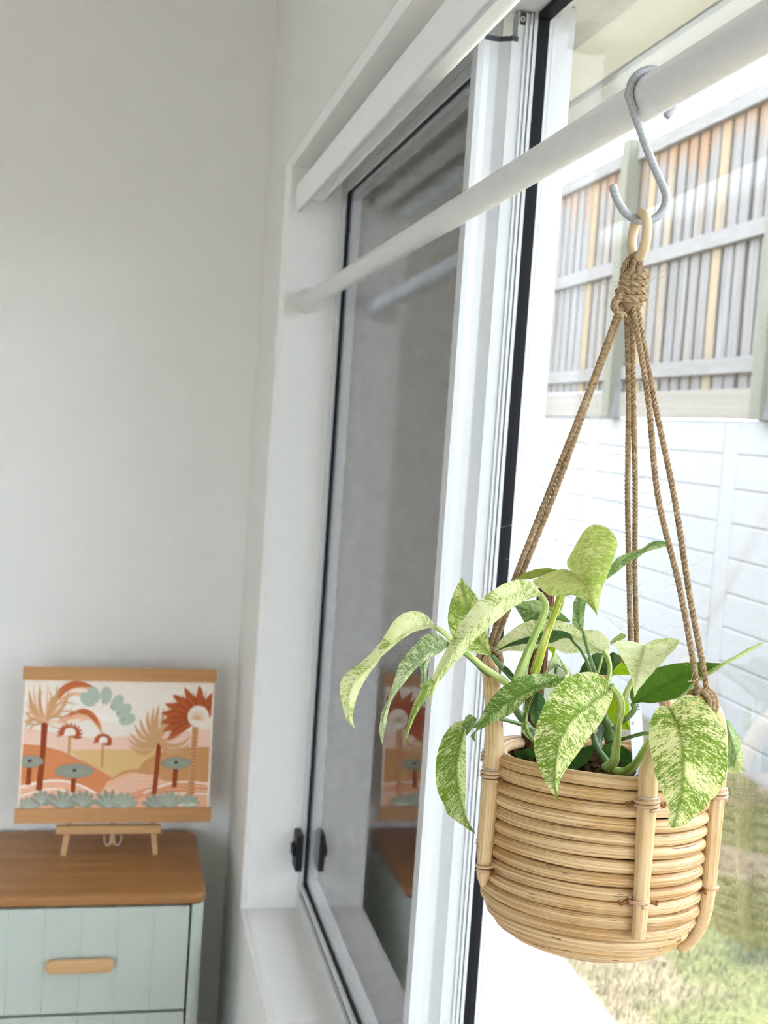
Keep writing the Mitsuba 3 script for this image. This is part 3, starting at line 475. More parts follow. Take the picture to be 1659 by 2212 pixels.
STEMS = [
(0, 'stem', 0.0016, 0.0028, '2284 8222 -1391 2377 8256 -1449 2463 8290 -1519 2554 8324 -1585 2646 8357 -1651 2738 8390 -1719 2837 8422 -1780 2937 8454 -1841'),
(1, 'stemdark', 0.0016, 0.003, '2417 8336 -1535 2496 8376 -1556 2566 8415 -1602 2635 8455 -1651 2702 8488 -1700 2767 8513 -1747 2833 8539 -1796 2899 8565 -1844'),
(4, 'stem', 0.0022, 0.0038, '3087 8316 -1136 3136 8300 -1214 3120 8296 -1311 3087 8297 -1405 3056 8305 -1500 3030 8318 -1598 3005 8331 -1696 2980 8345 -1794'),
(5, 'stemdark', 0.0016, 0.0026, '2819 8495 -1640 2848 8501 -1671 2877 8507 -1703 2908 8512 -1732 2940 8518 -1760 2973 8523 -1788 3007 8528 -1815 3041 8533 -1841'),
(6, 'stemyellow', 0.0022, 0.0036, '3323 8374 -1027 3291 8388 -1130 3268 8401 -1235 3242 8414 -1340 3216 8426 -1445 3192 8439 -1551 3172 8451 -1658 3151 8462 -1766'),
(6, 'stem', 0.0018, 0.002, '3303 8425 -1086 3314 8435 -1119 3325 8445 -1153 3326 8457 -1187 3327 8469 -1221 3325 8482 -1255 3317 8496 -1287 3310 8510 -1319'),
(8, 'stemdark', 0.0011, 0.0016, '3531 8502 -1441 3547 8503 -1487 3562 8504 -1533 3580 8504 -1579 3598 8504 -1624 3616 8503 -1670 3636 8503 -1715 3656 8503 -1760'),
(10, 'stemdark', 0.0011, 0.0016, '3482 8558 -1533 3513 8557 -1560 3543 8555 -1589 3567 8555 -1624 3591 8554 -1658 3611 8554 -1695 3629 8555 -1733 3646 8555 -1771'),
(9, 'stem', 0.0022, 0.0018, '3770 8641 -1620 3791 8620 -1645 3800 8601 -1677 3805 8583 -1711 3800 8559 -1745 3787 8530 -1779 3767 8503 -1811 3748 8476 -1843'),
(13, 'stem', 0.0012, 0.0024, '3904 8210 -1479 3894 8222 -1554 3885 8233 -1630 3869 8246 -1704 3847 8260 -1776 3822 8275 -1848 3809 8288 -1923 3800 8299 -2000'),
(14, 'stemdark', 0.002, 0.0018, '3864 8238 -1930 3881 8246 -1972 3866 8261 -2015 3842 8278 -2051 3826 8323 -2091 3822 8394 -2138 3818 8465 -2186 3807 8538 -2225'),
(16, 'stem', 0.002, 0.0036, '3878 7677 -1830 3863 7739 -1927 3847 7802 -2025 3837 7878 -2129 3834 7958 -2238 3823 8041 -2345 3781 8133 -2423 3721 8234 -2435'),
(17, 'stemdark', 0.0013, 0.0015, '3996 8193 -2142 3962 8229 -2154 3930 8264 -2175 3898 8299 -2198 3871 8347 -2224 3850 8409 -2253 3827 8471 -2278 3804 8533 -2304'),
(18, 'stem', 0.0022, 0.0038, '3535 7916 -1726 3613 7937 -1805 3650 7965 -1905 3660 8014 -2012 3683 8067 -2123 3700 8114 -2233 3708 8148 -2340 3663 8197 -2417'),
(19, 'stem', 0.0014, 0.0014, '3223 8039 -1701 3248 8071 -1700 3270 8103 -1698 3281 8137 -1691 3292 8172 -1684 3298 8208 -1679 3304 8243 -1674 3309 8279 -1669'),
(33, 'stem', 0.0014, 0.0016, '3368 8419 -1691 3384 8421 -1710 3400 8423 -1730 3410 8427 -1753 3420 8430 -1776 3420 8436 -1801 3421 8441 -1825 3422 8446 -1849'),
(20, 'stemdark', 0.0012, 0.0016, '2574 8187 -2114 2651 8221 -2104 2721 8258 -2062 2808 8288 -2066 2898 8313 -2086 2988 8335 -2111 3077 8356 -2141 3164 8378 -2182'),
(-1, 'stemdark', 0.003, 0.003, '3690 8370 -2065 3710 8379 -2090 3729 8387 -2115 3744 8397 -2142 3760 8406 -2169 3776 8415 -2196 3777 8427 -2225 3777 8440 -2254'),
(-1, 'stemdark', 0.0022, 0.0032, '3625 8376 -2196 3630 8357 -2234 3638 8338 -2272 3652 8318 -2306 3672 8296 -2337 3691 8275 -2367 3710 8254 -2398 3727 8233 -2430'),
(-1, 'stemgrey', 0.004, 0.003, '3744 8507 -2144 3745 8497 -2172 3747 8487 -2199 3734 8481 -2225 3718 8475 -2250 3710 8468 -2277 3706 8460 -2304 3702 8451 -2332'),
(-1, 'stemdark', 0.0028, 0.003, '2996 8429 -2006 3028 8418 -2053 3062 8407 -2099 3099 8396 -2143 3135 8384 -2187 3170 8373 -2232 3202 8362 -2279 3232 8352 -2327'),
(-1, 'stemdark', 0.0012, 0.0012, '3397 8661 -1804 3398 8662 -1787 3399 8663 -1771 3401 8663 -1755 3406 8663 -1739 3412 8663 -1725 3428 8660 -1724 3444 8656 -1723'),
(28, 'stem', 0.001, 0.001, '3776 8729 -1806 3781 8730 -1786 3786 8730 -1767 3790 8730 -1747 3794 8731 -1728 3798 8731 -1708 3801 8732 -1688 3804 8733 -1668'),
]
TAGPTS = np.array([[0.4002, 0.842, -0.2545], [0.3961, 0.8584, -0.1822]])

# ================================================================ the room
XW, JY, NY = 0.28, 2.25, -1.25          # window wall plane, far jamb, near jamb
HEAD, SILL = 0.467, -0.940
YB, YR, XL = 2.56, -1.9, -2.3           # back wall, rear wall, left wall
FLOOR, CEIL = -CZ, 0.98

k = struct('floor')
put(k, bx(XL - 0.1, 0.55, YR - 0.1, YB + 0.1, FLOOR - 0.1, FLOOR), 'm_floor')
k = struct('ceiling')
put(k, bx(XL - 0.1, 0.55, YR - 0.1, YB + 0.1, CEIL, CEIL + 0.1), 'm_ceiling')
k = struct('wall_back')
put(k, bx(XL - 0.1, 0.55, YB, YB + 0.1, FLOOR, CEIL), 'm_wall')
k = struct('wall_left')
put(k, bx(XL - 0.1, XL, YR, YB, FLOOR, CEIL), 'm_wall')
k = struct('wall_rear')                 # a wide open doorway to the garden behind the camera
put(k, prism(sbox(XL - 0.1, FLOOR, 0.55, CEIL).difference(sbox(-2.15, FLOOR, -0.85, 0.45)), YR - 0.1, YR, 'y'), 'm_wall')
k = struct('wall_right')
outer = sbox(YR, FLOOR, YB, CEIL)
big = sbox(NY - 0.009, SILL - 0.006, JY + 0.009, HEAD + 0.009)
small = sbox(NY, SILL, JY, HEAD)
skin = prism(outer.difference(big), XW, XW + 0.0105, 'x')
inner = prism(outer.difference(small), XW + 0.0105, 0.386, 'x')
bead = []                               # the chamfered plaster bead around the opening
for (y0, z0, y1, z1), (Y0, Z0, Y1, Z1) in (((JY, SILL, JY, HEAD), (JY + .009, SILL - .006, JY + .009, HEAD + .009)), ((NY, HEAD, JY, HEAD), (NY - .009, HEAD + .009, JY + .009, HEAD + .009)),
                                           ((NY, SILL, JY, SILL), (NY - .009, SILL - .006, JY + .009, SILL - .006))):
    q = up([[XW + .0105, y0, z0], [XW + .0105, y1, z1], [XW + .002, Y1, Z1], [XW + .002, Y0, Z0], [XW + .0105, Y0, Z0], [XW + .0105, Y1, Z1]])
    bead.append(trimesh.convex.convex_hull(q))
put(k, cat(skin, inner), 'm_wall')
for b in bead:
    part(k, 'corner_bead', b, 'm_reveal')
k = struct('wall_outside')
hole = sbox(NY - 0.03, -1.0, 2.29, 0.50)
put(k, prism(sbox(YR - 4, FLOOR - 0.1, 7.0, 0.95).difference(hole), 0.387, 0.55, 'x'), 'm_render')

# ---------------------------------------------------------------- the sliding window
W = struct('window_1', 'white aluminium sliding window with a fixed pane and a sliding sash')
P_ = lambda name, mesh, m, label=None, **k: part(W, name, mesh, m, label, **k)
GL, GR = 0.4005, 0.4545                 # planes of the sliding pane and of the fixed pane
P_('head_frame', cat(bx(.386, .398, NY, 2.275, .470, .4995), bx(.398, .475, NY, 2.275, .486, .4995), bx(.387, .398, NY, 2.27, .4995, .50)), 'm_frame')
P_('sill_frame', cat(bx(.386, .475, NY, 2.275, -.999, -.925), bx(.386, .3915, NY, 2.275, -.925, -.906), bx(.404, .408, NY, 2.27, -.925, -.905), bx(.432, .436, NY, 2.27, -.925, -.905),
                     bx(.4615, .475, NY, 2.275, -.925, -.893)), 'm_frame')
P_('jamb_frame', cat(bx(.386, .3935, 2.238, 2.275, -.999, .4995), bx(.3935, .475, 2.25, 2.275, -.999, .4995)), 'm_frame')
P_('jamb_frame', bx(.386, .475, NY - .02, NY + .012, -.999, .4995), 'm_frame')
SB, ST = -.892, .430                    # bottom and top of the sliding sash's daylight
P_('sash_rail', cat(bx(.3925, .3965, 1.377, 2.245, ST, ST + .013), bx(.3935, .4135, 1.377, 2.245, ST + .004, .486), bx(.3925, .3965, 1.377, 2.245, ST + .0145, .486)), 'm_frame')
P_('sash_rail', cat(bx(.3925, .3965, 1.372, 2.245, SB - .013, SB), bx(.3925, .4135, 1.372, 2.245, SB - .013, SB - .004)), 'm_frame')
P_('sash_stile', bx(.393, .3965, 2.243, 2.25, SB - .013, ST + .014), 'm_frame')
P_('glazing_seal', cat(bx(.3965, GL - .0002, 1.372, 2.2485, ST - .0005, ST + .004), bx(.3965, GL - .0002, 1.372, 2.2485, SB - .004, SB + .0005), bx(.3965, GL - .0002, 2.2425, 2.2485, SB, ST)), 'm_seal', 'black rubber seal around the sliding pane')
P_('screen_frame', cat(bx(.4045, .4235, 1.40, 2.249, ST - .010, ST + .012), bx(.4045, .4235, 1.40, 2.249, SB - .012, SB + .012), bx(.4045, .4235, 2.234, 2.249, SB, ST)), 'm_frame_grey', 'grey frame of the insect screen')
wires, WP, WW = [], .0021, .00022
for y in np.arange(1.402, 2.235, WP):
    wires.append((y - WW, y + WW, SB - .008, ST + .008))
for z in np.arange(SB - .007, ST + .008, WP):
    wires.append((1.40, 2.236, z - WW, z + WW))
wires = np.array(wires)
cube = trimesh.creation.box(extents=(1, 1, 1))
wc = np.c_[np.full(len(wires), .4228), wires[:, :2].mean(1), wires[:, 2:].mean(1)]
we = np.c_[np.where(wires[:, 3] - wires[:, 2] > .1, .0008, 2 * WW), wires[:, 1] - wires[:, 0], wires[:, 3] - wires[:, 2]]
wvts = up((wc[:, None] + cube.vertices[None] * we[:, None]).reshape(-1, 3))
wfcs = (cube.faces[None] + 8 * np.arange(len(wires))[:, None, None]).reshape(-1, 3)
P_('insect_screen', trimesh.Trimesh(wvts, wfcs, process=False), 'm_mesh', 'fine dark woven wire screen behind the sliding pane', kind='stuff')


def sheet(x, y0, y1, z0, z1):
    return trimesh.Trimesh(up([[x, y0, z0], [x, y0, z1], [x, y1, z1], [x, y1, z0]]), [[0, 1, 2], [0, 2, 3]], process=False)


P_('glass_pane', sheet(GL, 1.372, 2.245, SB - .001, ST + .001), 'm_glass', 'clear glass of the sliding sash')
P_('glass_pane', sheet(GR, NY, 1.362, -.925, .486), 'm_glass', 'clear glass of the fixed pane')

# the meeting stile, one extruded profile with its finger pull
pull = Polygon([(.3782, 1.352), (.3852, 1.352), (.3856, 1.3590), (.3950, 1.3610), (.4045, 1.3612), (.4060, 1.3605), (.4168, 1.353), (.4172, 1.352), (.4243, 1.352), (.4243, 1.376), (.3782, 1.376)])
P_('finger_pull', prism(pull, -.925, .4495, 'z'), 'm_frame', 'concave white finger pull of the sliding sash')
P_('end_cap', cat(prism(pull.buffer(.0006), .4495, .4555, 'z'), bx(.3770, .3855, 1.351, 1.358, .4495, .4575)), 'm_cap', 'black plastic end cap')
post = Polygon([(.4243, 1.3545), (.4325, 1.3545), (.4327, 1.352), (.4352, 1.352), (.4354, 1.355), (.4376, 1.355), (.4378, 1.352), (.4410, 1.352), (.4412, 1.375), (.4243, 1.375)])
P_('meeting_stile', prism(post, -.925, .470, 'z'), 'm_frame')
tall = Polygon([(.4243, 1.353), (.4256, 1.353), (.4256, 1.37), (.4330, 1.37), (.4330, 1.352), (.4352, 1.352), (.4354, 1.356), (.4384, 1.356), (.4386, 1.352), (.4408, 1.352), (.4408, 1.375), (.4243, 1.375)])
P_('meeting_stile', prism(tall, .470, .4835, 'z'), 'm_frame')
P_('sash_block', bx(.4257, .4329, 1.3555, 1.37, .4702, .4830, .0005), 'm_cap', 'black plastic guide block')
scr = trimesh.creation.cylinder(radius=.0031, height=.0016, sections=24)
scr.apply_transform(trimesh.transformations.rotation_matrix(np.pi / 2, [1, 0, 0]))
scr.apply_translation([.4294, 1.355, .4765 + CZ])
slot = cat(bx(.4276, .4312, 1.3538, 1.3543, .4761, .4769), bx(.4290, .4298, 1.3538, 1.3543, .4747, .4783))
screw = P_('screw', scr, 'm_screw', 'round steel cross head screw')
part(screw, 'cross_slot', slot, 'm_seal')
P_('mullion', cat(bx(.4412, .4434, 1.366, 1.376, -.925, .486), bx(.4434, .4474, 1.353, 1.376, -.925, .486)), 'm_frame')
P_('mullion', bx(.4620, .494, 1.357, 1.41, -.96, .4985), 'm_frame', 'outer white mullion seen through the fixed pane')
P_('glazing_seal', cat(bx(.4474, GR - .0002, 1.353, 1.362, -.925, .486), bx(.4474, GR - .0002, NY, 1.353, .4785, .486), bx(.4474, GR - .0002, NY, 1.353, -.925, -.9175)), 'm_seal', 'black rubber seal around the fixed pane')
P_('glazing_seal', cat(bx(GR + .0002, .4620, 1.353, 1.362, -.925, .486), bx(GR + .0002, .4620, NY, 1.353, .4785, .486)), 'm_seal')
lock = thing('window_lock', 'small black plastic latch fixed to the white window jamb low beside the sliding sash', 'window lock')
part(lock, 'body', bx(.3725, .3860, 2.205, 2.2495, -.853, -.782, .002), 'm_black_plastic')
part(lock, 'lever', bx(.3665, .3725, 2.212, 2.240, -.826, -.806, .0015), 'm_black_plastic')

# ================================================================ outside
k = struct('ground')
put(k, bx(-30, 40, -30, 60, -1.95, -1.79), 'm_earth')
k = struct('patio')                    # pale paving outside the open doorway behind the camera
put(k, bx(-7, 3, -9, YR - .12, -1.83, -1.762), 'm_path')
k = struct('path')
put(k, bx(.55, 1.58, YR - .1, 16, -1.83, -1.765, 0), 'm_path')
lawn = struct('lawn')
gx, gy = np.meshgrid(np.linspace(1.58, 3.46, 40), np.linspace(-2, 15, 240), indexing='ij')
gz = -1.775 + .03 * (meshkit.fbm(np.stack([gx * 3, gy * 3, gx * 0], -1), 3) - .5)
ids = np.arange(gx.size).reshape(gx.shape)
quad = np.stack([ids[:-1, :-1], ids[1:, :-1], ids[1:, 1:], ids[:-1, 1:]], -1).reshape(-1, 4)
put(lawn, (up(np.stack([gx, gy, gz], -1).reshape(-1, 3)), quad), 'm_turf', smooth=True)
rng = np.random.default_rng(5)
n = 70000
b = np.stack([rng.uniform(1.59, 3.44, n), rng.uniform(2.2, 7.5, n)], 1)
thin = meshkit.fbm(np.c_[b * 2.2, np.full(n, 7.0)], 3)
b = b[rng.uniform(0, 1, n) > np.clip((thin - .50) * 5, 0, .93)]
n = len(b)
hgt, ang, lean = rng.uniform(.012, .04, n), rng.uniform(0, 2 * np.pi, n), rng.uniform(.2, 1.0, n)
z0 = -1.778 + .03 * (meshkit.fbm(np.c_[b * 3, 0 * b[:, 0]], 3) - .5)
dirv = np.c_[np.cos(ang), np.sin(ang)]
wv = np.c_[-dirv[:, 1], dirv[:, 0]] * .0016
v = np.concatenate([np.c_[b - wv, z0], np.c_[b + wv, z0], np.c_[b + dirv * (hgt * lean * .35)[:, None] - wv * .7, z0 + hgt * .65], np.c_[b + dirv * (hgt * lean * .35)[:, None] + wv * .7, z0 + hgt * .65],
                    np.c_[b + dirv * (hgt * lean)[:, None], z0 + hgt]])
i = np.arange(n)
f = np.concatenate([np.c_[i, i + n, i + 3 * n], np.c_[i, i + 3 * n, i + 2 * n], np.c_[i + 2 * n, i + 3 * n, i + 4 * n]])
part(lawn, 'grass_blade', trimesh.Trimesh(up(v), f, process=False), 'm_blade', 'short green and straw coloured grass blades', kind='stuff')

# eave of the house
eave = struct('eave', 'cream eave lining and white gutter of the house above the window')
part(eave, 'lining', cat(bx(.55, 1.135, -8, 9, .90, .915), bx(.55, .575, -8, 9, .86, .90)), 'm_soffit')
part(eave, 'gutter', cat(bx(1.142, 1.26, -8, 9, .885, .905), bx(1.142, 1.152, -8, 9, .885, 1.02), bx(1.25, 1.26, -8, 9, .885, 1.02)), 'm_gutter')
put(key_of('roof', eave), bx(-1.5, 1.2, -8, 9, 1.03, 1.06), 'm_gutter')
labels[eave + '__roof'] = {'label': 'roof edge above the eave'}

# retaining wall of concrete sleepers between flush concrete posts
FX = 3.5
wall = thing('retaining_wall', 'white concrete sleeper retaining wall along the lawn below the paling fence', 'retaining wall')
BAY = 2.08
bevel_plank = Polygon([(FX - .009, -.096), (FX - .003, -.0993), (FX + .07, -.0993), (FX + .07, .0993), (FX - .003, .0993), (FX - .009, .096), (FX - .012, .089), (FX - .012, -.089)])
joints = [6.33 + BAY * j for j in range(-2, 4)]
for a in joints[:-1]:
    top = .18 + (.2 if a > 8.3 else 0)
    part(wall, 'post', bx(FX - .012, FX + .09, a, a + .17, -1.85, top, .003), 'm_sleeper')
    z = top
    while z > -1.80:
        part(wall, 'sleeper', prism(affinity.translate(bevel_plank, 0, z - .1), a + .174, a + BAY - .004, 'y'), 'm_sleeper')
        z -= .2
k = struct('bank')
put(k, bx(FX + .2, 12, -6, 20, -1.8, .16), 'm_earth')

# paling fence on top of the wall
fence = thing('paling_fence', 'weathered grey timber paling fence on top of the white retaining wall', 'fence')
rng = np.random.default_rng(11)
posts = [8.05 + BAY * j for j in range(-2, 3)]
y = 4.0
j = 0
while y < 12.3:
    w = .108 + rng.uniform(-.006, .006)
    base = .365 if y < 8.25 else .378
    off = rng.uniform(0, .008)
    m = bx(FX + .006 + off, FX + .022 + off, y, y + w, base, 2.05 + rng.uniform(-.012, .012), .002)
    part(fence, 'paling', m, 'm_paling', uv=np.tile([[j / 7.0 + .01, 0.0]], (len(m.vertices), 1)))
    lap = bx(FX + .033, FX + .049, y + w - .045, y + .1465 + .045, base + .002, 2.04, .001)
    part(fence, 'paling', lap, 'm_paling', uv=np.tile([[j / 7.0 + .06, 0.0]], (len(lap.vertices), 1)))
    y += .1465
    j += 1
for a in posts:
    b0, b1 = a + .115, a + BAY - .005
    for z0, z1 in ((1.988, 2.09), (1.222, 1.318), (.452, .546)):
        if b1 < 13:
            part(fence, 'rail', bx(FX - .036, FX + .004, b0, b1, z0, z1, .003), 'm_rail')
    if a < 8.2:
        part(fence, 'plinth_board', bx(FX - .03, FX + .004, b0, b1, .184, .362, .004), 'm_plinth')
    pk = part(fence, 'post', bx(FX - .105, FX + .004, a, a + .115, .178 if a < 8.2 else .378, 2.135, .004), 'm_post', 'greenish treated timber post')
    br = Polygon([(FX - .085, .182), (FX - .012, .182), (FX - .012, .46), (FX - .04, .47)])
    bk = part(pk, 'bracket', prism(br, a - .006, a - .001, 'y'), 'm_galv', 'galvanised steel bracket')
    if 6 < a < 8.2:
        for zz in (.21, .25, .40, .43):
            c = trimesh.creation.cylinder(radius=.007, height=.006, sections=10)
            c.apply_transform(trimesh.transformations.rotation_matrix(np.pi / 2, [1, 0, 0]))
            c.apply_translation([FX - .045, a - .008, zz + CZ])
            part(pk, 'bolt', c, 'm_galv')

# ================================================================ roller blind and hanging rod in the window recess
bl = thing('roller_blind', 'white roller blind rolled up under the head of the window', 'roller blind')
ry = np.array([[.3395, 2.225, .4255], [.3395, NY + .03, .4255]])
m, uv = tube(up(np.linspace(ry[0], ry[1], 20)), .0185, 28)
part(bl, 'roll', m, 'm_fabric', smooth=40)
rail = Polygon([(.302, .3855), (.3055, .3845), (.3085, .3870), (.3110, .398), (.3125, .412), (.311, .428), (.3085, .4355), (.304, .437), (.3005, .432), (.2990, .415), (.2995, .397)])
part(bl, 'bottom_rail', prism(rail, NY + .03, 2.228, 'y'), 'm_rail_white', 'slim white bottom rail', smooth=50)
part(bl, 'rail_lip', bx(.3035, .3080, NY + .031, 2.227, .3815, .3850, .0008), 'm_frame_grey')
part(bl, 'end_cap', prism(rail.buffer(.0008), 2.2275, 2.2325, 'y'), 'm_rail_white')
part(bl, 'bracket', bx(.322, .357, 2.236, 2.249, .408, .466, .002), 'm_rail_white')

rod = thing('tension_rod', 'round white tension rod hung across the window recess', 'rod')
RA, RB = np.array([.39945, -1.2, .28542]), np.array([.3345, 2.236, .22475])
m, uv = tube(up(np.linspace(RA, RB, 24)), .0145, 48)
part(rod, 'tube', m, 'm_rod', smooth=40)
ax = (RB - RA) / np.linalg.norm(RB - RA)
m, uv = tube(up(np.array([RB - ax * .012, RB - ax * .010, RB - ax * .002, RB + ax * .012])), [.0205, .0225, .0228, .0228], 48)
part(rod, 'end_cap', m, 'm_rod', 'white plastic end cap against the jamb', smooth=40)
pc = RA + ax * (.812 - RA[1]) / ax[1]
ring_a = np.linspace(0, 2 * np.pi, 49)
m, uv = tube(up(np.array([pc - ax * .004, pc + ax * .004])), [.01475, .01475], 48)
part(rod, 'sleeve', m, 'm_clear', 'thin clear plastic sleeve')

# galvanised S hook over the rod
hk = thing('s_hook', 'grey galvanised S hook hung over the white rod', 'hook')
hc = RA + ax * (.822 - RA[1]) / ax[1]
R = .0178
loop = [hc + [R * math.cos(a), 0, R * math.sin(a)] for a in np.radians(np.arange(-48, 197, 12))]
tail = [[.3515, .822, .2300], [.3595, .822, .2140], [.3680, .822, .1985], [.3752, .822, .1870], [.3785, .822, .1795], [.3770, .822, .1710], [.3715, .822, .1640],
        [.3630, .822, .1608], [.3545, .822, .1618], [.3480, .822, .1655], [.3425, .822, .1715], [.3390, .822, .1775], [.3366, .822, .1835]]
path = spline(np.vstack([loop, tail]), 180)
m, uv = tube(up(path), .0030, 16)
part(hk, 'wire', m, 'm_hook', smooth=40)

# ================================================================ hanging basket
BC = np.array([.3718, .845, -.2373])
E1, E2, E3 = np.array([1, 0, -.029]), np.array([-.0022, .9970, -.0772]), np.array([.0289, .0771, .9966])
E1, E2, E3 = (e / np.linalg.norm(e) for e in (E1, E2, E3))
FRONT = -BC - E3 * (-BC @ E3)
FRONT /= np.linalg.norm(FRONT)
RIGHT = np.cross(E3, FRONT)


def bpt(phi, r, h):
    """Point of the basket: angle from the front (degrees, to the right), radius, height over the rim."""
    phi = np.radians(np.asarray(phi, float))
    r, h = np.asarray(r, float), np.asarray(h, float)
    return BC + (r * np.cos(phi))[..., None] * FRONT + (r * np.sin(phi))[..., None] * RIGHT + h[..., None] * E3 if np.ndim(phi) else BC + r * np.cos(phi) * FRONT + r * np.sin(phi) * RIGHT + h * E3


basket = thing('hanging_basket', 'round coiled rattan planter basket hanging on jute cords from a wooden ring', 'hanging planter')


def wall_at(s):
    """Outer radius and height of the basket wall at arc length s below the rim."""
    straight = .0985
    if s < straight:
        return .0818 - .0022 * s / straight, -s, 0.0
    a = min((s - straight) / .0385, np.pi / 2)
    return .0411 + .0385 * math.cos(a), -straight - .0385 * math.sin(a), a


rng = np.random.default_rng(3)
pitch, ncoil = .00975, 16
for i in range(ncoil):
    s = .0045 + i * pitch
    r0, h0, a0 = wall_at(s)
    ph = np.linspace(0, 360, 145) + 180 + rng.uniform(-20, 20)
    ph2 = np.linspace(0, 2 * np.pi, 145)
    wob = .0003 * np.sin(ph2 * 2 + rng.uniform(0, 6)) + .0002 * np.sin(ph2 * 5 + rng.uniform(0, 6))
    rr = r0 + .5 * wob + rng.uniform(-.0004, .0004)
    hh = h0 + wob
    c = bpt(ph, rr, hh)
    out = (c - BC) - ((c - BC) @ E3)[:, None] * E3
    out /= np.linalg.norm(out, axis=1, keepdims=True)
    nrm = out * math.cos(a0) - E3 * math.sin(a0)
    tan = -out * math.sin(a0) - E3 * math.cos(a0)
    aa = np.pi + np.linspace(0, 2 * np.pi, 13)
    sq = lambda x, p: np.sign(x) * np.abs(x) ** p
    ring = c[:, None] + (.0050 * np.cos(aa))[None, :, None] * nrm[:, None] + (.00488 * np.sin(aa))[None, :, None] * tan[:, None]
    uv = np.stack(np.broadcast_arrays((np.radians(np.linspace(0, 360, 145)) * .082)[:, None] + i * .613, (aa * .0048)[None] + i * .031), -1)
    ii, jj = np.meshgrid(np.arange(144), np.arange(12), indexing='ij')
    q = np.stack([ii * 13 + jj, ii * 13 + jj + 1, (ii + 1) * 13 + jj + 1, (ii + 1) * 13 + jj], -1).reshape(-1, 4)
    part(basket, 'coil', trimesh.Trimesh(up(ring.reshape(-1, 3)), np.vstack([q[:, [0, 1, 2]], q[:, [0, 2, 3]]]), process=False), 'm_coil', smooth=True, uv=uv.reshape(-1, 2))
m, uv = tube(up(bpt(np.linspace(0, 360, 97), .0735, -.006 + .001 * np.sin(np.linspace(0, 12.5, 97)))), .0042, 10, closed=True)
part(basket, 'inner_rim', m, 'm_cane', smooth=True, uv=uv)
dsk = []
for rr in np.arange(.004, .045, .0085):
    dsk.append(tube(up(bpt(np.linspace(0, 360, 61), rr, -.1365)), .0048, 8, closed=True))
m, uv = join(dsk)
part(basket, 'base', m, 'm_coil', smooth=True, uv=uv)

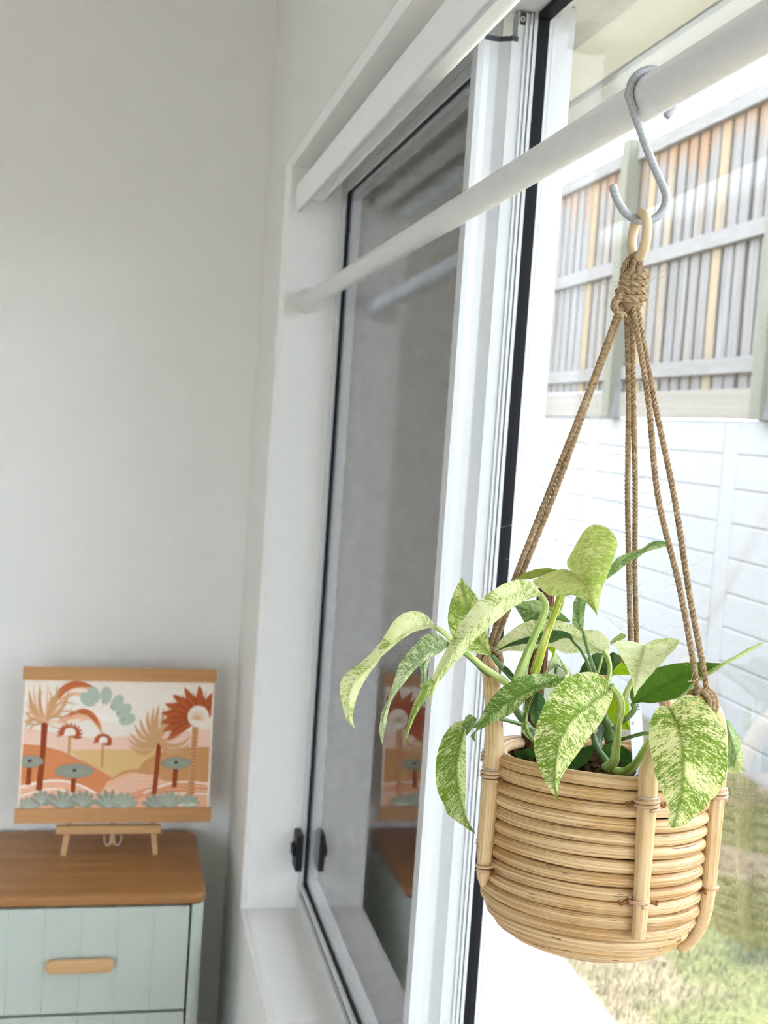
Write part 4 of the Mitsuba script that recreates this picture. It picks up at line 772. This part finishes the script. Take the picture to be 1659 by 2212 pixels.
APEX = {}
for name, pc_, dphi, hap in (('r', 50.5, 27.2, .0535), ('l', -84, 24.5, .064), ('b', 166, 27, .066)):
    pts, rad = [], []

    def leg(sgn, ends):
        out = []
        for h, r_ in ends + [(-.088, .0885), (-.06, .0885), (-.03, .0885), (-.008, .0885), (.006, .0885)]:
            dd = dphi * (1.0 - .04 * min(max(0, -h / .1), 1))
            out.append(((pc_ + sgn * dd, r_, h), (.0048 if h > -.12 else .0040) + .0020 * np.clip((h + .115) / .09, 0, 1)))
        return out

    short, wrapped = [(-.110, .0875), (-.100, .0885)], [(-.1385, .060), (-.134, .071), (-.124, .0805), (-.108, .0865)]
    low = {'l': (wrapped, [(-.099, .0880), (-.094, .0885)]), 'r': (short, wrapped[1:]), 'b': (short, short)}[name]
    for q, w in leg(-1, low[0]):
        pts.append(q)
        rad.append(w)
    for a in np.radians(np.arange(150, 29, -15)):
        pts.append((pc_ + dphi * .98 * np.sign(math.cos(a)) * abs(math.cos(a)) ** 1.15, .0885, .006 + (hap - .006) * math.sin(a) ** 1.25))
        rad.append(.0065)
    for q, w in leg(1, low[1])[::-1]:
        pts.append(q)
        rad.append(w)
    if name == 'l':
        rad[-1], rad[-2] = .0022, .0040
    p3 = np.array([bpt(*q) for q in pts])
    q3 = spline(np.c_[p3, rad], 130)
    m, uv = tube(up(q3[:, :3]), q3[:, 3], 16)
    handle = part(basket, 'handle', m, 'm_cane', 'bent cane handle arched over the rim', smooth=True, uv=uv + [rng.uniform(0, 3), 0])
    APEX[name] = bpt(pc_, .0885, hap)
    # jute whipping at the top of the arch, cane ties and staples on each leg
    wr = []
    tdir = bpt(pc_ + 3, .0885, hap) - bpt(pc_ - 3, .0885, hap)
    tdir /= np.linalg.norm(tdir)
    s1 = np.cross(tdir, E3)
    s1 /= np.linalg.norm(s1)
    s2 = np.cross(tdir, s1)
    t = np.linspace(0, 3.2, 70)
    wr.append(tube(up(APEX[name] + (t - 1.6)[:, None] * .0042 * tdir + .0088 * (np.cos(t * 6.283)[:, None] * s1 + np.sin(t * 6.283)[:, None] * s2)), .0021, 8))
    m, uv = join(wr)
    part(handle, 'jute_whipping', m, 'm_jute', smooth=True, uv=uv)
    for sgn in (-1, 1):
        for hz, turns in ((-.0165, 2.6), (-.0845, 1.7)):
            cen = bpt(pc_ + sgn * dphi, .0885, hz)
            rad_ = .0078 if hz > -.05 else .0062
            o = cen - BC
            o = o - (o @ E3) * E3
            o /= np.linalg.norm(o)
            sd = np.cross(E3, o)
            t = np.linspace(0, turns, 60)
            pth = cen + (t - turns / 2)[:, None] * .0028 * E3 + rad_ * (np.cos(t * 6.283)[:, None] * o + 1.05 * np.sin(t * 6.283)[:, None] * sd)
            m, uv = tube(up(pth), .0013, 6)
            tie = part(handle, 'cane_tie', m, 'm_tie', smooth=True, uv=uv)
            for e in (-1, 1):
                base = cen + sd * e * .0085 - o * .003 - E3 * .001
                pp = spline(np.array([base - sd * e * .002, base + sd * e * .002 + o * .002, base + sd * e * .005 + o * .0025 - E3 * .001, base + sd * e * .006 + o * .001 + E3 * .001]), 12)
                m, uv = tube(up(pp), np.linspace(.0016, .0009, 12), 6)
                part(tie, 'twisted_end', m, 'm_tie_end')
        st = bpt(pc_ + sgn * dphi, .0885, -.0115)
        o = st - BC
        o = o - (o @ E3) * E3
        o /= np.linalg.norm(o)
        sd = np.cross(E3, o)
        aa = np.radians(np.linspace(-75, 75, 14))
        m, uv = tube(up(st + .0077 * (np.cos(aa)[:, None] * o + np.sin(aa)[:, None] * sd)), .0005, 6)
        part(handle, 'staple', m, 'm_staple', 'thin metal staple')

# wooden ring, knot and jute cords
RC = np.array([.3600, .8215, .1497])
aa = np.linspace(0, 2 * np.pi, 73)
m, uv = tube(up(RC + np.c_[0.10 * np.cos(aa) * .0158, np.cos(aa) * .0158, np.sin(aa) * .0160]), .0036, 18, closed=True)
part(basket, 'ring', m, 'm_ring', 'pale wooden ring', smooth=True)


def cord(path, r=.00122, off=.00115, lay=.0105, phase=0.0, n=None):
    """Three-ply twisted cord along a path."""
    path = np.asarray(path, float)
    d = np.r_[0, np.cumsum(np.linalg.norm(np.diff(path, axis=0), axis=1))]
    n = n or int(d[-1] / .0011) + 8
    s = np.linspace(0, d[-1], n)
    p = np.stack([np.interp(s, d, path[:, k]) for k in range(3)], 1)
    t, N, B = frames(p)
    out = []
    for ply_ in range(3):
        a = s / lay * 2 * np.pi + ply_ * 2.0944 + phase
        out.append(tube(up(p + off * (np.cos(a)[:, None] * N + np.sin(a)[:, None] * B)), r, 7))
    return join(out)


KN = np.array([.3562, .8235, .1080])
rng = np.random.default_rng(21)
PATHS = []
for name, sides in (('l', ((-.0022, .0), (.0022, .001))), ('b', ((-.0028, 0), (.0028, 0))), ('r', ((-.0042, -.002), (.0042, .002)))):
    for q, (dx, dy) in enumerate(sides):
        start = KN + np.array([{'l': -.0035, 'b': .001, 'r': .005}[name] + dx * .6, dy, -.006])
        end = APEX[name] + np.array([dx * (1.0 if name != 'r' else 1.1), dy, .0085])
        mid = start + (end - start) * .5 + rng.normal(0, .0012, 3)
        if name == 'r':
            mid = mid + np.array([dx * .9, 0, 0])
        pth = spline(np.array([start + (KN + [0, 0, .012] - start) * .8, start, start + (end - start) * .25 + rng.normal(0, .0006, 3), mid, start + (end - start) * .75 + rng.normal(0, .0006, 3), end, end - np.array([0, -.006, .010])]), 90)
        PATHS.append(pth)
        m, uv = cord(pth, phase=rng.uniform(0, 6))
        part(basket, 'jute_cord', m, 'm_jute', 'twisted brown jute cord', smooth=True, uv=uv + [rng.uniform(0, 2), 0])
# the knot: cords doubled through the ring, whipped round, with a cut end
kn = []
for dx, dy in ((-.0055, .001), (-.0018, -.0025), (.0022, -.0028), (.0052, .0012), (.001, .003)):
    lo, hi = KN + [dx * .8, dy, -.004], np.array([.3600 + dx * .35, .8215 + dy * 1.4, .1378 + abs(dx) * -.3])
    pth = spline(np.array([lo, KN + [dx * 1.0 + .0005, dy * 1.5, .012], KN + [dx * 1.05 + .002, dy * 1.6 - .001, .022], hi, np.array([.3602 + dx * .2, .8305, .1325]), KN + [dx * .8 + .001, .0065, .012]]), 60)
    kn.append(cord(pth, phase=dx * 900))
m, uv = join(kn)
part(basket, 'knot_loop', m, 'm_jute', smooth=True, uv=uv)
t = np.linspace(0, 4.2, 190)
rk = .0082 + .0012 * np.sin(t * 1.5)
wrap = KN + np.c_[rk * np.cos(t * 6.283) + .0012 + .0006 * t, rk * np.sin(t * 6.283), -.0065 + .0054 * t + .0012 * np.sin(t * 6.283)]
kn = [cord(wrap, r=.0017, off=.0014, lay=.016)]
kn.append(cord(spline(np.array([KN + [-.006, -.004, .000], KN + [-.010, -.006, -.004], KN + [-.0125, -.005, -.0095], KN + [-.009, -.0065, -.0150], KN + [-.004, -.005, -.016]]), 40), r=.0017, off=.0014))
core = trimesh.creation.icosphere(subdivisions=3, radius=1.0)
core.apply_transform(np.diag([.0088, .0078, .016, 1]))
core.apply_translation(up(KN + [.0015, 0, .004]))
kn.append((core, np.c_[core.vertices[:, 2] * 3, core.vertices[:, 0]]))
m, uv = join(kn)
part(basket, 'knot', m, 'm_jute', 'thick wrapped jute knot', smooth=True, uv=uv)
# loose fibres
fz = []
rng = np.random.default_rng(8)
sources = PATHS + [wrap[::3]] * 2
for q in range(430):
    pth = sources[rng.integers(len(sources))]
    c = pth[rng.integers(3, len(pth) - 3)]
    d1 = rng.normal(0, 1, 3)
    d1 /= np.linalg.norm(d1)
    d2 = rng.normal(0, 1, 3)
    ln = rng.uniform(.004, .016) * (1 if rng.uniform() < .85 else 2)
    pp = c + np.array([d1 * .0015, d1 * ln * .4 + d2 * ln * .08, d1 * ln * .7 + d2 * ln * .25, d1 * ln * .85 + d2 * ln * .5])
    fz.append(tube(up(spline(pp, 7)), .00011, 3))
m, uv = join(fz)
part(basket, 'jute_fibre', m, 'm_fuzz', kind='stuff')

# ================================================================ the plant in the basket
soil = thing('potting_mix', 'dark bark potting mix in the rattan basket', 'soil', kind='stuff')
gr, gp = np.meshgrid(np.linspace(0, .0775, 26), np.linspace(0, 360, 91), indexing='ij')
hh = -.017 + .010 * (meshkit.fbm(np.stack([gr * np.cos(np.radians(gp)) * 110, gr * np.sin(np.radians(gp)) * 110, gr * 0], -1), 4) - .5)
ids = np.arange(gr.size).reshape(gr.shape)
quad = np.stack([ids[:-1, :-1], ids[1:, :-1], ids[1:, 1:], ids[:-1, 1:]], -1).reshape(-1, 4)
sv = bpt(gp.ravel(), gr.ravel(), hh.ravel())
chips = []
rng = np.random.default_rng(4)
for q in range(150):
    c = trimesh.creation.box(extents=rng.uniform(.003, .010, 3))
    c.apply_transform(trimesh.transformations.random_rotation_matrix(rng.uniform(0, 1, 3)))
    c.apply_translation(up(bpt(rng.uniform(0, 360), .074 * math.sqrt(rng.uniform()), -.0145 + rng.uniform(0, .004))))
    chips.append(c)
put(soil, cat(trimesh.Trimesh(up(sv), np.vstack([quad[:, [0, 1, 2]], quad[:, [0, 2, 3]]]), process=False), *chips), 'm_soil')

plant = thing('pothos_plant', 'marbled green and cream pothos plant growing in the hanging rattan basket', 'plant')
leaf_keys = []
for idx, (kind, data) in enumerate(LEAVES):
    A = np.array([float(q) for q in data.split()]).reshape(3, -1, 3) * 1e-4
    n = 26
    L, M, R = (spline(a, n) for a in A)
    ln = np.r_[0, np.cumsum(np.linalg.norm(np.diff(M, axis=0), axis=1))]
    rows, us = [], []
    for s in np.linspace(-1, 1, 17):
        e, w = (L, -s) if s < 0 else (R, s)
        # halves bow a little between midrib and margin
        rows.append(M * (1 - w) + e * w)
        us.append(np.sign(s) * w * np.linalg.norm(e - M, axis=1))
    V = np.stack(rows, 1)
    U = np.stack([np.stack(us, 1), np.broadcast_to((ln + 10 * LEAF_KIND[kind] + .3 + .17 * idx)[:, None], (n, 17))], -1)
    # gentle quilting between the side veins
    t_ = np.gradient(M, axis=0)
    t_ /= np.linalg.norm(t_, axis=1, keepdims=True) + 1e-9
    nn = np.cross(t_, R - L)
    nn /= np.linalg.norm(nn, axis=1, keepdims=True) + 1e-9
    au = np.abs(U[..., 0])
    V = V + (.00035 * np.sin((ln[:, None] - .75 * au) * 2 * np.pi / .0105) * np.clip(au / .004, 0, 1))[..., None] * nn[:, None]
    V = V + (.0012 * np.clip(au / .006, 0, 1) * (meshkit.noise(np.stack([U[..., 0] * 70, ln[:, None] * 60 + 0 * au, 0 * au + idx * 3.1], -1)) - .5))[..., None] * nn[:, None]
    ii, jj = np.meshgrid(np.arange(n - 1), np.arange(16), indexing='ij')
    q = np.stack([ii * 17 + jj, ii * 17 + jj + 1, (ii + 1) * 17 + jj + 1, (ii + 1) * 17 + jj], -1).reshape(-1, 4)
    leaf_keys.append(part(plant, 'leaf', trimesh.Trimesh(up(V.reshape(-1, 3)), np.vstack([q[:, [0, 1, 2]], q[:, [0, 2, 3]]]), process=False), 'm_leaf', smooth=True, uv=U.reshape(-1, 2)))
for li, m_, ra, rb, data in STEMS:
    p = np.array([float(q) for q in data.split()]).reshape(-1, 3) * 1e-4
    p = spline(p, 36)
    m, uv = tube(up(p), np.linspace(ra, rb, 36) * (1 + .06 * np.sin(np.linspace(0, 9, 36))), 12)
    part(leaf_keys[li] if li >= 0 else plant, 'petiole' if li >= 0 else 'stem', m, 'm_' + m_, smooth=True, uv=uv + [li * .37, 0])

pole = thing('plant_stake', 'dark brown bark covered stake standing upright behind the pothos leaves', 'plant stake')
p0, p1 = np.array([.3370, .905, -.262]), np.array([.3466, .918, -.118])
zz, an = np.meshgrid(np.linspace(0, 1, 40), np.linspace(0, 2 * np.pi, 25), indexing='ij')
rr = .0072 + .0022 * (meshkit.fbm(np.stack([np.cos(an) * 2.2, np.sin(an) * 2.2, zz * 9], -1), 3) - .5)
rr[-1] = .0005
V = p0 + zz[..., None] * (p1 - p0) + rr[..., None] * np.stack([np.cos(an), np.sin(an), 0 * an], -1)
ids = np.arange(zz.size).reshape(zz.shape)
quad = np.stack([ids[:-1, :-1], ids[:-1, 1:], ids[1:, 1:], ids[1:, :-1]], -1).reshape(-1, 4)
put(pole, (up(V.reshape(-1, 3)), quad), 'm_bark', smooth=60)

tag = thing('plant_label', 'narrow white plastic plant label with pencil writing stuck in the basket', 'plant label')
TA, TB = TAGPTS
tu = TB - TA
tl = np.linalg.norm(tu)
tu = tu / tl
tr = CAM_RIGHT - tu * (CAM_RIGHT @ tu)
tr = tr + np.array([0, .12, 0])
tr = tr - tu * (tr @ tu)
tr /= np.linalg.norm(tr)
tn = np.cross(tr, tu)
tn = tn if tn @ TA < 0 else -tn
o = lambda a, b, c: TA + tr * a + tu * b + tn * c
strip = trimesh.convex.convex_hull(up(np.array([o(a, b, c) for a in (0, .0098) for b in (0, tl) for c in (0, .0006)])))
put(tag, strip, 'm_tag')
for word, a0, b0, hgt_ in (('variegated', .0058, tl - .003, .0030), ('n', .0008, tl - .0325, .0030)):
    tm = meshkit.text_mesh(word, hgt_, .0001)
    v = np.array(tm.vertices)
    # the writing runs down the strip
    w = TA + tr * (a0 + v[:, 1:2]) + tu * (b0 - v[:, 0:1]) + tn * (.0007 + v[:, 2:3])
    part(tag, 'lettering', trimesh.Trimesh(up(w), tm.faces, process=False), 'm_pencil', 'pencilled word')

# ================================================================ chest of drawers, easel and print
chest = thing('chest_of_drawers', 'pale sage green chest of drawers with a brown timber top beside the window', 'chest of drawers')
CX0, CX1, CY0, CY1 = -.240, .206, 2.195, 2.545


def rounded(x0, x1, y0, y1, r):
    return sbox(x0 + r, y0 + r, x1 - r, y1 - r).buffer(r, quad_segs=10)


tp = []
for ins, z0 in ((.006, -.9075), (.002, -.9055), (0, -.902), (0, -.893), (.0025, -.889), (.007, -.887)):
    tp.append((rounded(CX0 + ins, CX1 + .002 - ins, CY0 - .002 + ins, CY1 - ins, .026 - ins * .5), z0))
ring_pts = [np.c_[np.array(g.exterior.coords)[:-1], np.full(len(g.exterior.coords) - 1, z)] for g, z in tp]
part(chest, 'top', trimesh.convex.convex_hull(up(np.vstack(ring_pts))), 'm_top', 'oiled brown timber top with rounded corners', smooth=30)
body = rounded(CX0 + .003, CX1 - .001, CY0 + .0, CY1 - .002, .024)
inside = sbox(CX0 + .026, CY0 - .01, CX1 - .024, CY0 + .060)
part(chest, 'body', prism(body.difference(inside), -1.66, -.9078, 'z'), 'm_mint')
for zt in (-.9105, -1.1135, -1.3165):
    z0, z1 = zt - .1975, zt
    x0, x1 = CX0 + .030, CX1 - .0285
    dk = part(chest, 'drawer', bx(x0, x1, CY0 + .0035, CY0 + .0550, z0, z1), 'm_mint')
    nb = 6
    wbd = (x1 - x0) / nb
    for q in range(nb):
        part(dk, 'board', bx(x0 + q * wbd, x0 + (q + 1) * wbd - .0001, CY0 - .0005, CY0 + .0036, z0, z1, .0007), 'm_mint')
    cx, cz = (x0 + x1) / 2 + .001, z1 - .1030
    hd = LineString([(cx - .0485, cz), (cx + .0485, cz)]).buffer(.0122, quad_segs=12)
    pts = []
    for ins, yy in ((.003, CY0 - .0185), (0, CY0 - .0165), (0, CY0 - .010), (.001, CY0 - .0085)):
        g = hd.buffer(-ins) if ins else hd
        c = np.array(g.exterior.coords)[:-1]
        pts.append(np.c_[c[:, 0], np.full(len(c), yy), c[:, 1]])
    grip = trimesh.convex.convex_hull(up(np.vstack(pts)))
    part(dk, 'handle', cat(grip, bx(cx - .036, cx - .028, CY0 - .009, CY0, cz - .005, cz + .005), bx(cx + .028, cx + .036, CY0 - .009, CY0, cz - .005, cz + .005)), 'm_pale_wood', 'pale wooden oval handle', smooth=35)
for sx in (CX0 + .012, CX1 - .042):
    for sy in (CY0 + .01, CY1 - .045):
        part(chest, 'leg', bx(sx, sx + .03, sy, sy + .03, FLOOR, -1.66, .003), 'm_mint')

easel = thing('table_easel', 'small pale wooden easel standing on the chest of drawers', 'easel')
ZT = -.887
part(easel, 'ledge', cat(bx(-.077, .1275, 2.385, 2.409, -.8395, -.8265, .0015), bx(-.077, .1275, 2.385, 2.390, -.8265, -.8235)), 'm_pale_wood')


def stick(a, b, w=.0055, d=.004):
    a, b = np.array(a, float), np.array(b, float)
    t_ = (b - a) / np.linalg.norm(b - a)
    s_ = np.cross(t_, [0, 1, 0])
    s_ /= np.linalg.norm(s_)
    q_ = np.cross(s_, t_)
    return trimesh.convex.convex_hull(up(np.array([c + i * w * s_ + j * d * q_ for c in (a, b) for i in (-1, 1) for j in (-1, 1)])))


part(easel, 'leg', stick([-.061, 2.400, ZT], [-.018, 2.452, -.56]), 'm_pale_wood')
part(easel, 'leg', stick([.119, 2.400, ZT], [.076, 2.452, -.56]), 'm_pale_wood')
part(easel, 'leg', stick([.0335, 2.462, ZT], [.030, 2.458, -.56]), 'm_pale_wood')
ct = []
for cx, w in ((.024, .007), (.043, .008)):
    a = np.linspace(0, 2 * np.pi, 30)
    ct.append(tube(up(np.c_[cx + w * np.cos(a), 2.435 + .01 * np.sin(a), -.860 + .017 * np.sin(a)]), .0008, 5))
m, uv = join(ct)
part(easel, 'cord', m, 'm_paper', 'thin looped white cord')

poster = thing('hanging_print', 'landscape print of desert palm trees between two timber bars propped on the easel', 'print')
PO = np.array([.0345, 2.4015, -.8205])
PU = np.array([.0, .045, .302])
PL = np.linalg.norm(PU)
PU = PU / PL
PR = np.array([1.0, 0, .0045])
PR /= np.linalg.norm(PR)
PN = np.cross(PR, PU)
PN = PN if PN[1] < 0 else -PN
PH, PWD = .3055, .381


def ppt(x, y, d=0.0):
    x, y = np.broadcast_arrays(np.asarray(x, float), np.asarray(y, float))
    return PO + x[..., None] * PR + y[..., None] * PU + d * PN


def slab(x0, x1, y0, y1, d0, d1, bevel=0):
    return trimesh.convex.convex_hull(up(np.array([ppt(x, y, d) for x in (x0, x1) for y in (y0, y1) for d in (d0, d1)])))


hw = PWD / 2
part(poster, 'bar', slab(-hw - .001, hw + .001, 0, .0285, -.004, .006), 'm_beech', 'bottom timber bar')
part(poster, 'bar', slab(-hw, hw, PH - .0265, PH, -.004, .006), 'm_beech', 'top timber bar')
part(poster, 'sheet', slab(-hw + .0035, hw - .0035, .02, PH - .02, -.0004, .0004), 'm_paper', 'white bordered paper')
LAYER = [0]
XA, XB, YA, YC = -hw + .0070, hw - .0075, .0285, PH - .0265


def crop(px, py):
    """Print position from a sketch grid of 1320 by 880."""
    px, py = np.asarray(px, float), np.asarray(py, float)
    return XA + px / 1320.0 * (XB - XA), YC - py / 880.0 * (YC - YA)


FRAME = sbox(0, 0, 1320, 880)


def ink(name, geom, color):
    geom = geom.buffer(0).intersection(FRAME)
    LAYER[0] += 1
    d = .0005 + LAYER[0] * .00002
    V, F, off = [], [], 0
    for g in getattr(geom, 'geoms', [geom]):
        if g.geom_type != 'Polygon' or g.area < 4:
            continue
        v2, f = trimesh.creation.triangulate_polygon(g.simplify(.8), engine='earcut')
        x, y_ = crop(v2[:, 0], v2[:, 1])
        V.append(ppt(x, y_, d))
        F.append(np.asarray(f) + off)
        off += len(v2)
    if V:
        part(poster, name, trimesh.Trimesh(up(np.vstack(V)), np.vstack(F), process=False), 'm_print_' + color)


def union(gs):
    from shapely import union_all
    return union_all([g.buffer(0) for g in gs])


def sweep(x0, y0, x1, y1, bow, w, taper=True):
    """A brush-like frond from (x0, y0) to (x1, y1), bowed sideways."""
    t = np.linspace(0, 1, 16)
    dx, dy = x1 - x0, y1 - y0
    ln = math.hypot(dx, dy)
    nx, ny = -dy / ln, dx / ln
    c = np.c_[x0 + dx * t, y0 + dy * t] + np.outer(np.sin(np.pi * t) * bow, [nx, ny])
    g = np.gradient(c, axis=0)
    g /= np.linalg.norm(g, axis=1, keepdims=True)
    nr = np.c_[-g[:, 1], g[:, 0]]
    ww = w * (np.sin(np.pi * np.clip(t * .92 + .08, 0, 1)) ** .7 if taper else np.ones(16))
    return Polygon(np.vstack([c + nr * ww[:, None] * .5, (c - nr * ww[:, None] * .5)[::-1]]))


ink('printed_sky', FRAME, 'cream')
ink('printed_sky', Polygon([(0, 330), (500, 400), (1320, 330), (1320, 600), (0, 600)]), 'blush')
ink('printed_dune', Polygon([(300, 480), (480, 478), (900, 470), (960, 470), (930, 560), (860, 640), (640, 690), (500, 600)]), 'sand')
ink('printed_dune', Polygon([(780, 660), (850, 560), (960, 490), (1120, 460), (1320, 455), (1320, 760), (900, 760)]), 'ochre')
ink('printed_dune', Polygon([(0, 440), (130, 450), (280, 490), (430, 560), (560, 630), (640, 680), (600, 780), (0, 780)]), 'orange')
ink('printed_hill', Polygon([(0, 720), (110, 690), (260, 690), (400, 720), (540, 790), (620, 880), (0, 880)]), 'peach')
ink('printed_hill', Polygon([(540, 800), (600, 700), (700, 645), (800, 635), (920, 660), (1020, 700), (1320, 700), (1320, 880), (560, 880)]), 'peach')
ink('printed_stripe', union([sweep(560 + 16 * q, 790 + 10 * q, 980, 665 + 26 * q, -60 + 6 * q, 9, False) for q in range(6)]), 'blush')
ink('printed_stripe', union([sweep(640 + 50 * q, 840, 1320, 720 + 35 * q, -50, 12, False) for q in range(3)]), 'orange')
for g_ in (sweep(0, 735, 560, 800, -75, 12, False), sweep(0, 800, 480, 840, -70, 9, False), sweep(860, 780, 1320, 720, -45, 10, False), sweep(900, 850, 1320, 790, -35, 9, False)):
    ink('printed_stripe', g_, 'white')
ink('printed_stripe', sweep(620, 690, 900, 640, -40, 22), 'ochre')
# pale palms behind
ink('printed_frond', union([sweep(430, 240, 430 + 330 * math.cos(a), 240 - 175 * math.sin(a), 40, 12) for a in np.radians(np.arange(5, 176, 17))]), 'white')
ink('printed_frond', union([sweep(300 + 40 * q, 250 + 14 * q, 540, 330 + 20 * q, -70, 34) for q in range(3)]), 'peach')
ink('printed_frond', union([sweep(160, 200, 520, 90, -110, 46), sweep(180, 260, 520, 160, -120, 26), sweep(240, 300, 560, 400, -110, 30)]), 'peach')
ink('printed_frond', union([sweep(190, 170, 470, 40, -75, 52)]), 'terracotta')
ink('printed_frond', union([sweep(230, 290, 540, 340, -100, 30), sweep(250, 262, 545, 375, -120, 16)]), 'terracotta')
ink('printed_crown', union([affinity.rotate(affinity.scale(Point(x, y_).buffer(1), 42, 62), r_) for x, y_, r_ in ((470, 95, -25), (560, 100, 0), (640, 150, 25), (690, 205, 50), (715, 265, 75), (430, 130, -50))]), 'mint')
ink('printed_crown', union([Point(x, y_).buffer(9) for x, y_ in ((540, 150), (600, 180), (650, 225), (690, 270))]), 'grey')
# tall palm at the left
ink('printed_trunk', Polygon([(118, 290), (165, 290), (160, 500), (150, 760), (105, 760), (122, 500)]), 'brown')
ink('printed_frond', union([sweep(140, 285, 140 + 150 * math.cos(a), 285 - 230 * math.sin(a), s_ * 26, 17) for a, s_ in ((1.75, -1), (2.1, -1), (2.45, -1), (2.8, -1), (3.1, -1), (1.4, 1), (1.05, 1))] + [sweep(140, 285, 10, 180, 20, 15), sweep(140, 285, 0, 290, 25, 15), sweep(140, 290, 30, 370, 25, 14)]), 'tan')
ink('printed_frond', union([sweep(150, 280, 330, 110, -60, 14), sweep(150, 282, 380, 170, -70, 14), sweep(155, 290, 420, 250, -60, 12), sweep(150, 275, 260, 60, -40, 14)]), 'tan')
ink('printed_frond', union([sweep(142, 282, x1, y1, b_, 26) for x1, y1, b_ in ((20, 60, -30), (95, 30, -18), (215, 25, 25), (300, 60, 40), (5, 235, 30), (10, 330, 40), (300, 330, -60))]), 'tan')
ink('printed_frond', union([sweep(142, 282, x1, y1, b_, 13) for x1, y1, b_ in ((55, 20, -30), (150, 15, 5), (330, 160, 60), (0, 140, -30), (350, 260, 60))]), 'peach')
# small rust palms in the middle
for cx, cy, r_, hgt_ in ((320, 370, 95, 160), (555, 420, 70, 180)):
    ink('printed_trunk', Polygon([(cx - 10, cy), (cx + 10, cy), (cx + 8, cy + hgt_), (cx - 8, cy + hgt_)]), 'ochre')
    ink('printed_crown', union([sweep(cx, cy, cx + r_ * math.cos(a), cy - r_ * .85 * math.sin(a), 12, 24) for a in np.radians(np.arange(-15, 196, 21))]), 'rust')
    ink('printed_crown', Point(cx, cy - 5).buffer(r_ * .42).intersection(sbox(0, 0, 1320, cy + 10)), 'cream')
# palm at the right
ink('printed_trunk', Polygon([(935, 420), (970, 420), (962, 620), (950, 800), (915, 800), (928, 620)]), 'brown')
ink('printed_frond', union([sweep(952, 410, 952 + rx * math.cos(a), 410 - ry_ * math.sin(a), b_, 30) for a, rx, ry_, b_ in ((1.2, 150, 250, 20), (1.65, 150, 250, -20), (2.05, 200, 230, -35), (2.5, 230, 190, -45), (3.0, 235, 130, -60), (3.5, 235, 80, -75), (.75, 240, 170, 40), (.25, 240, 130, 55), (-.2, 235, 90, 75), (-.45, 200, 120, 60), (1.43, 150, 235, 5), (1.85, 180, 240, -28), (2.28, 220, 205, -40), (2.75, 235, 150, -52))]), 'tan')
# rust fan palm at the far right
ink('printed_trunk', Polygon([(1185, 290), (1235, 290), (1225, 500), (1205, 805), (1165, 805), (1185, 500)]), 'tan')
ink('printed_bark', union([sbox(1182 + (805 - y_) * -.0 + 6, y_, 1222, y_ + 9) for y_ in range(320, 800, 24)]), 'rust')
ink('printed_crown', union([sweep(1215, 255, 1215 + 265 * math.cos(a), 255 - 235 * math.sin(a), 10, 66) for a in np.radians((35, 62, 88, 112, 134, 154, 172, 188, 204, 220))]), 'rust')
ink('printed_crown', union([sweep(1215, 255, 1215 + 235 * math.cos(a), 255 - 210 * math.sin(a), 10, 10) for a in np.radians((48, 75, 100, 123, 144, 163, 180, 196, 212))]), 'brown')
ink('printed_crown', Point(1225, 240).buffer(76), 'cream')
ink('printed_frond', union([sweep(1218, 265, 1218 + 72 * math.cos(a), 250 - 70 * math.sin(a), 3, 5) for a in np.radians(np.arange(-10, 191, 18))]), 'tan')
# parasol trees and bushes
for cx, cy, rx, ry_, hgt_ in ((55, 560, 92, 42, 160), (365, 625, 135, 50, 150), (1080, 570, 108, 42, 170)):
    ink('printed_trunk', Polygon([(cx - 17, cy), (cx + 17, cy), (cx + 13, cy + hgt_), (cx - 20, cy + hgt_)]), 'brown')
    ink('printed_crown', affinity.scale(Point(cx, cy).buffer(1, quad_segs=24), rx, ry_), 'grey')
    ink('printed_crown', union([sweep(cx, cy, cx + rx * .9 * math.cos(a), cy + ry_ * .9 * math.sin(a), 2, 4) for a in np.radians(np.arange(0, 360, 24))]), 'sage')
    ink('printed_crown', affinity.scale(Point(cx, cy - 5).buffer(1), 16, 11), 'dark')
for cx, cy, w in ((60, 840, 90), (150, 800, 90), (290, 830, 130), (430, 815, 110), (610, 830, 130), (720, 830, 110), (950, 840, 110), (1040, 820, 110), (1180, 830, 90)):
    ink('printed_bush', union([sweep(cx, cy + 50, cx + w * math.cos(a), cy + 40 - w * .95 * math.sin(a), 8, 44) for a in np.radians((20, 48, 76, 104, 132, 160))]), 'grey' if cx % 20 else 'sage')
    ink('printed_bush', union([sweep(cx, cy + 50, cx + w * .85 * math.cos(a), cy + 40 - w * .8 * math.sin(a), 6, 8) for a in np.radians((34, 62, 90, 118, 146))]), 'mint')
ink('printed_lettering', union([sbox(1110, 858, 1165, 868), sbox(1180, 858, 1245, 868)]), 'white')
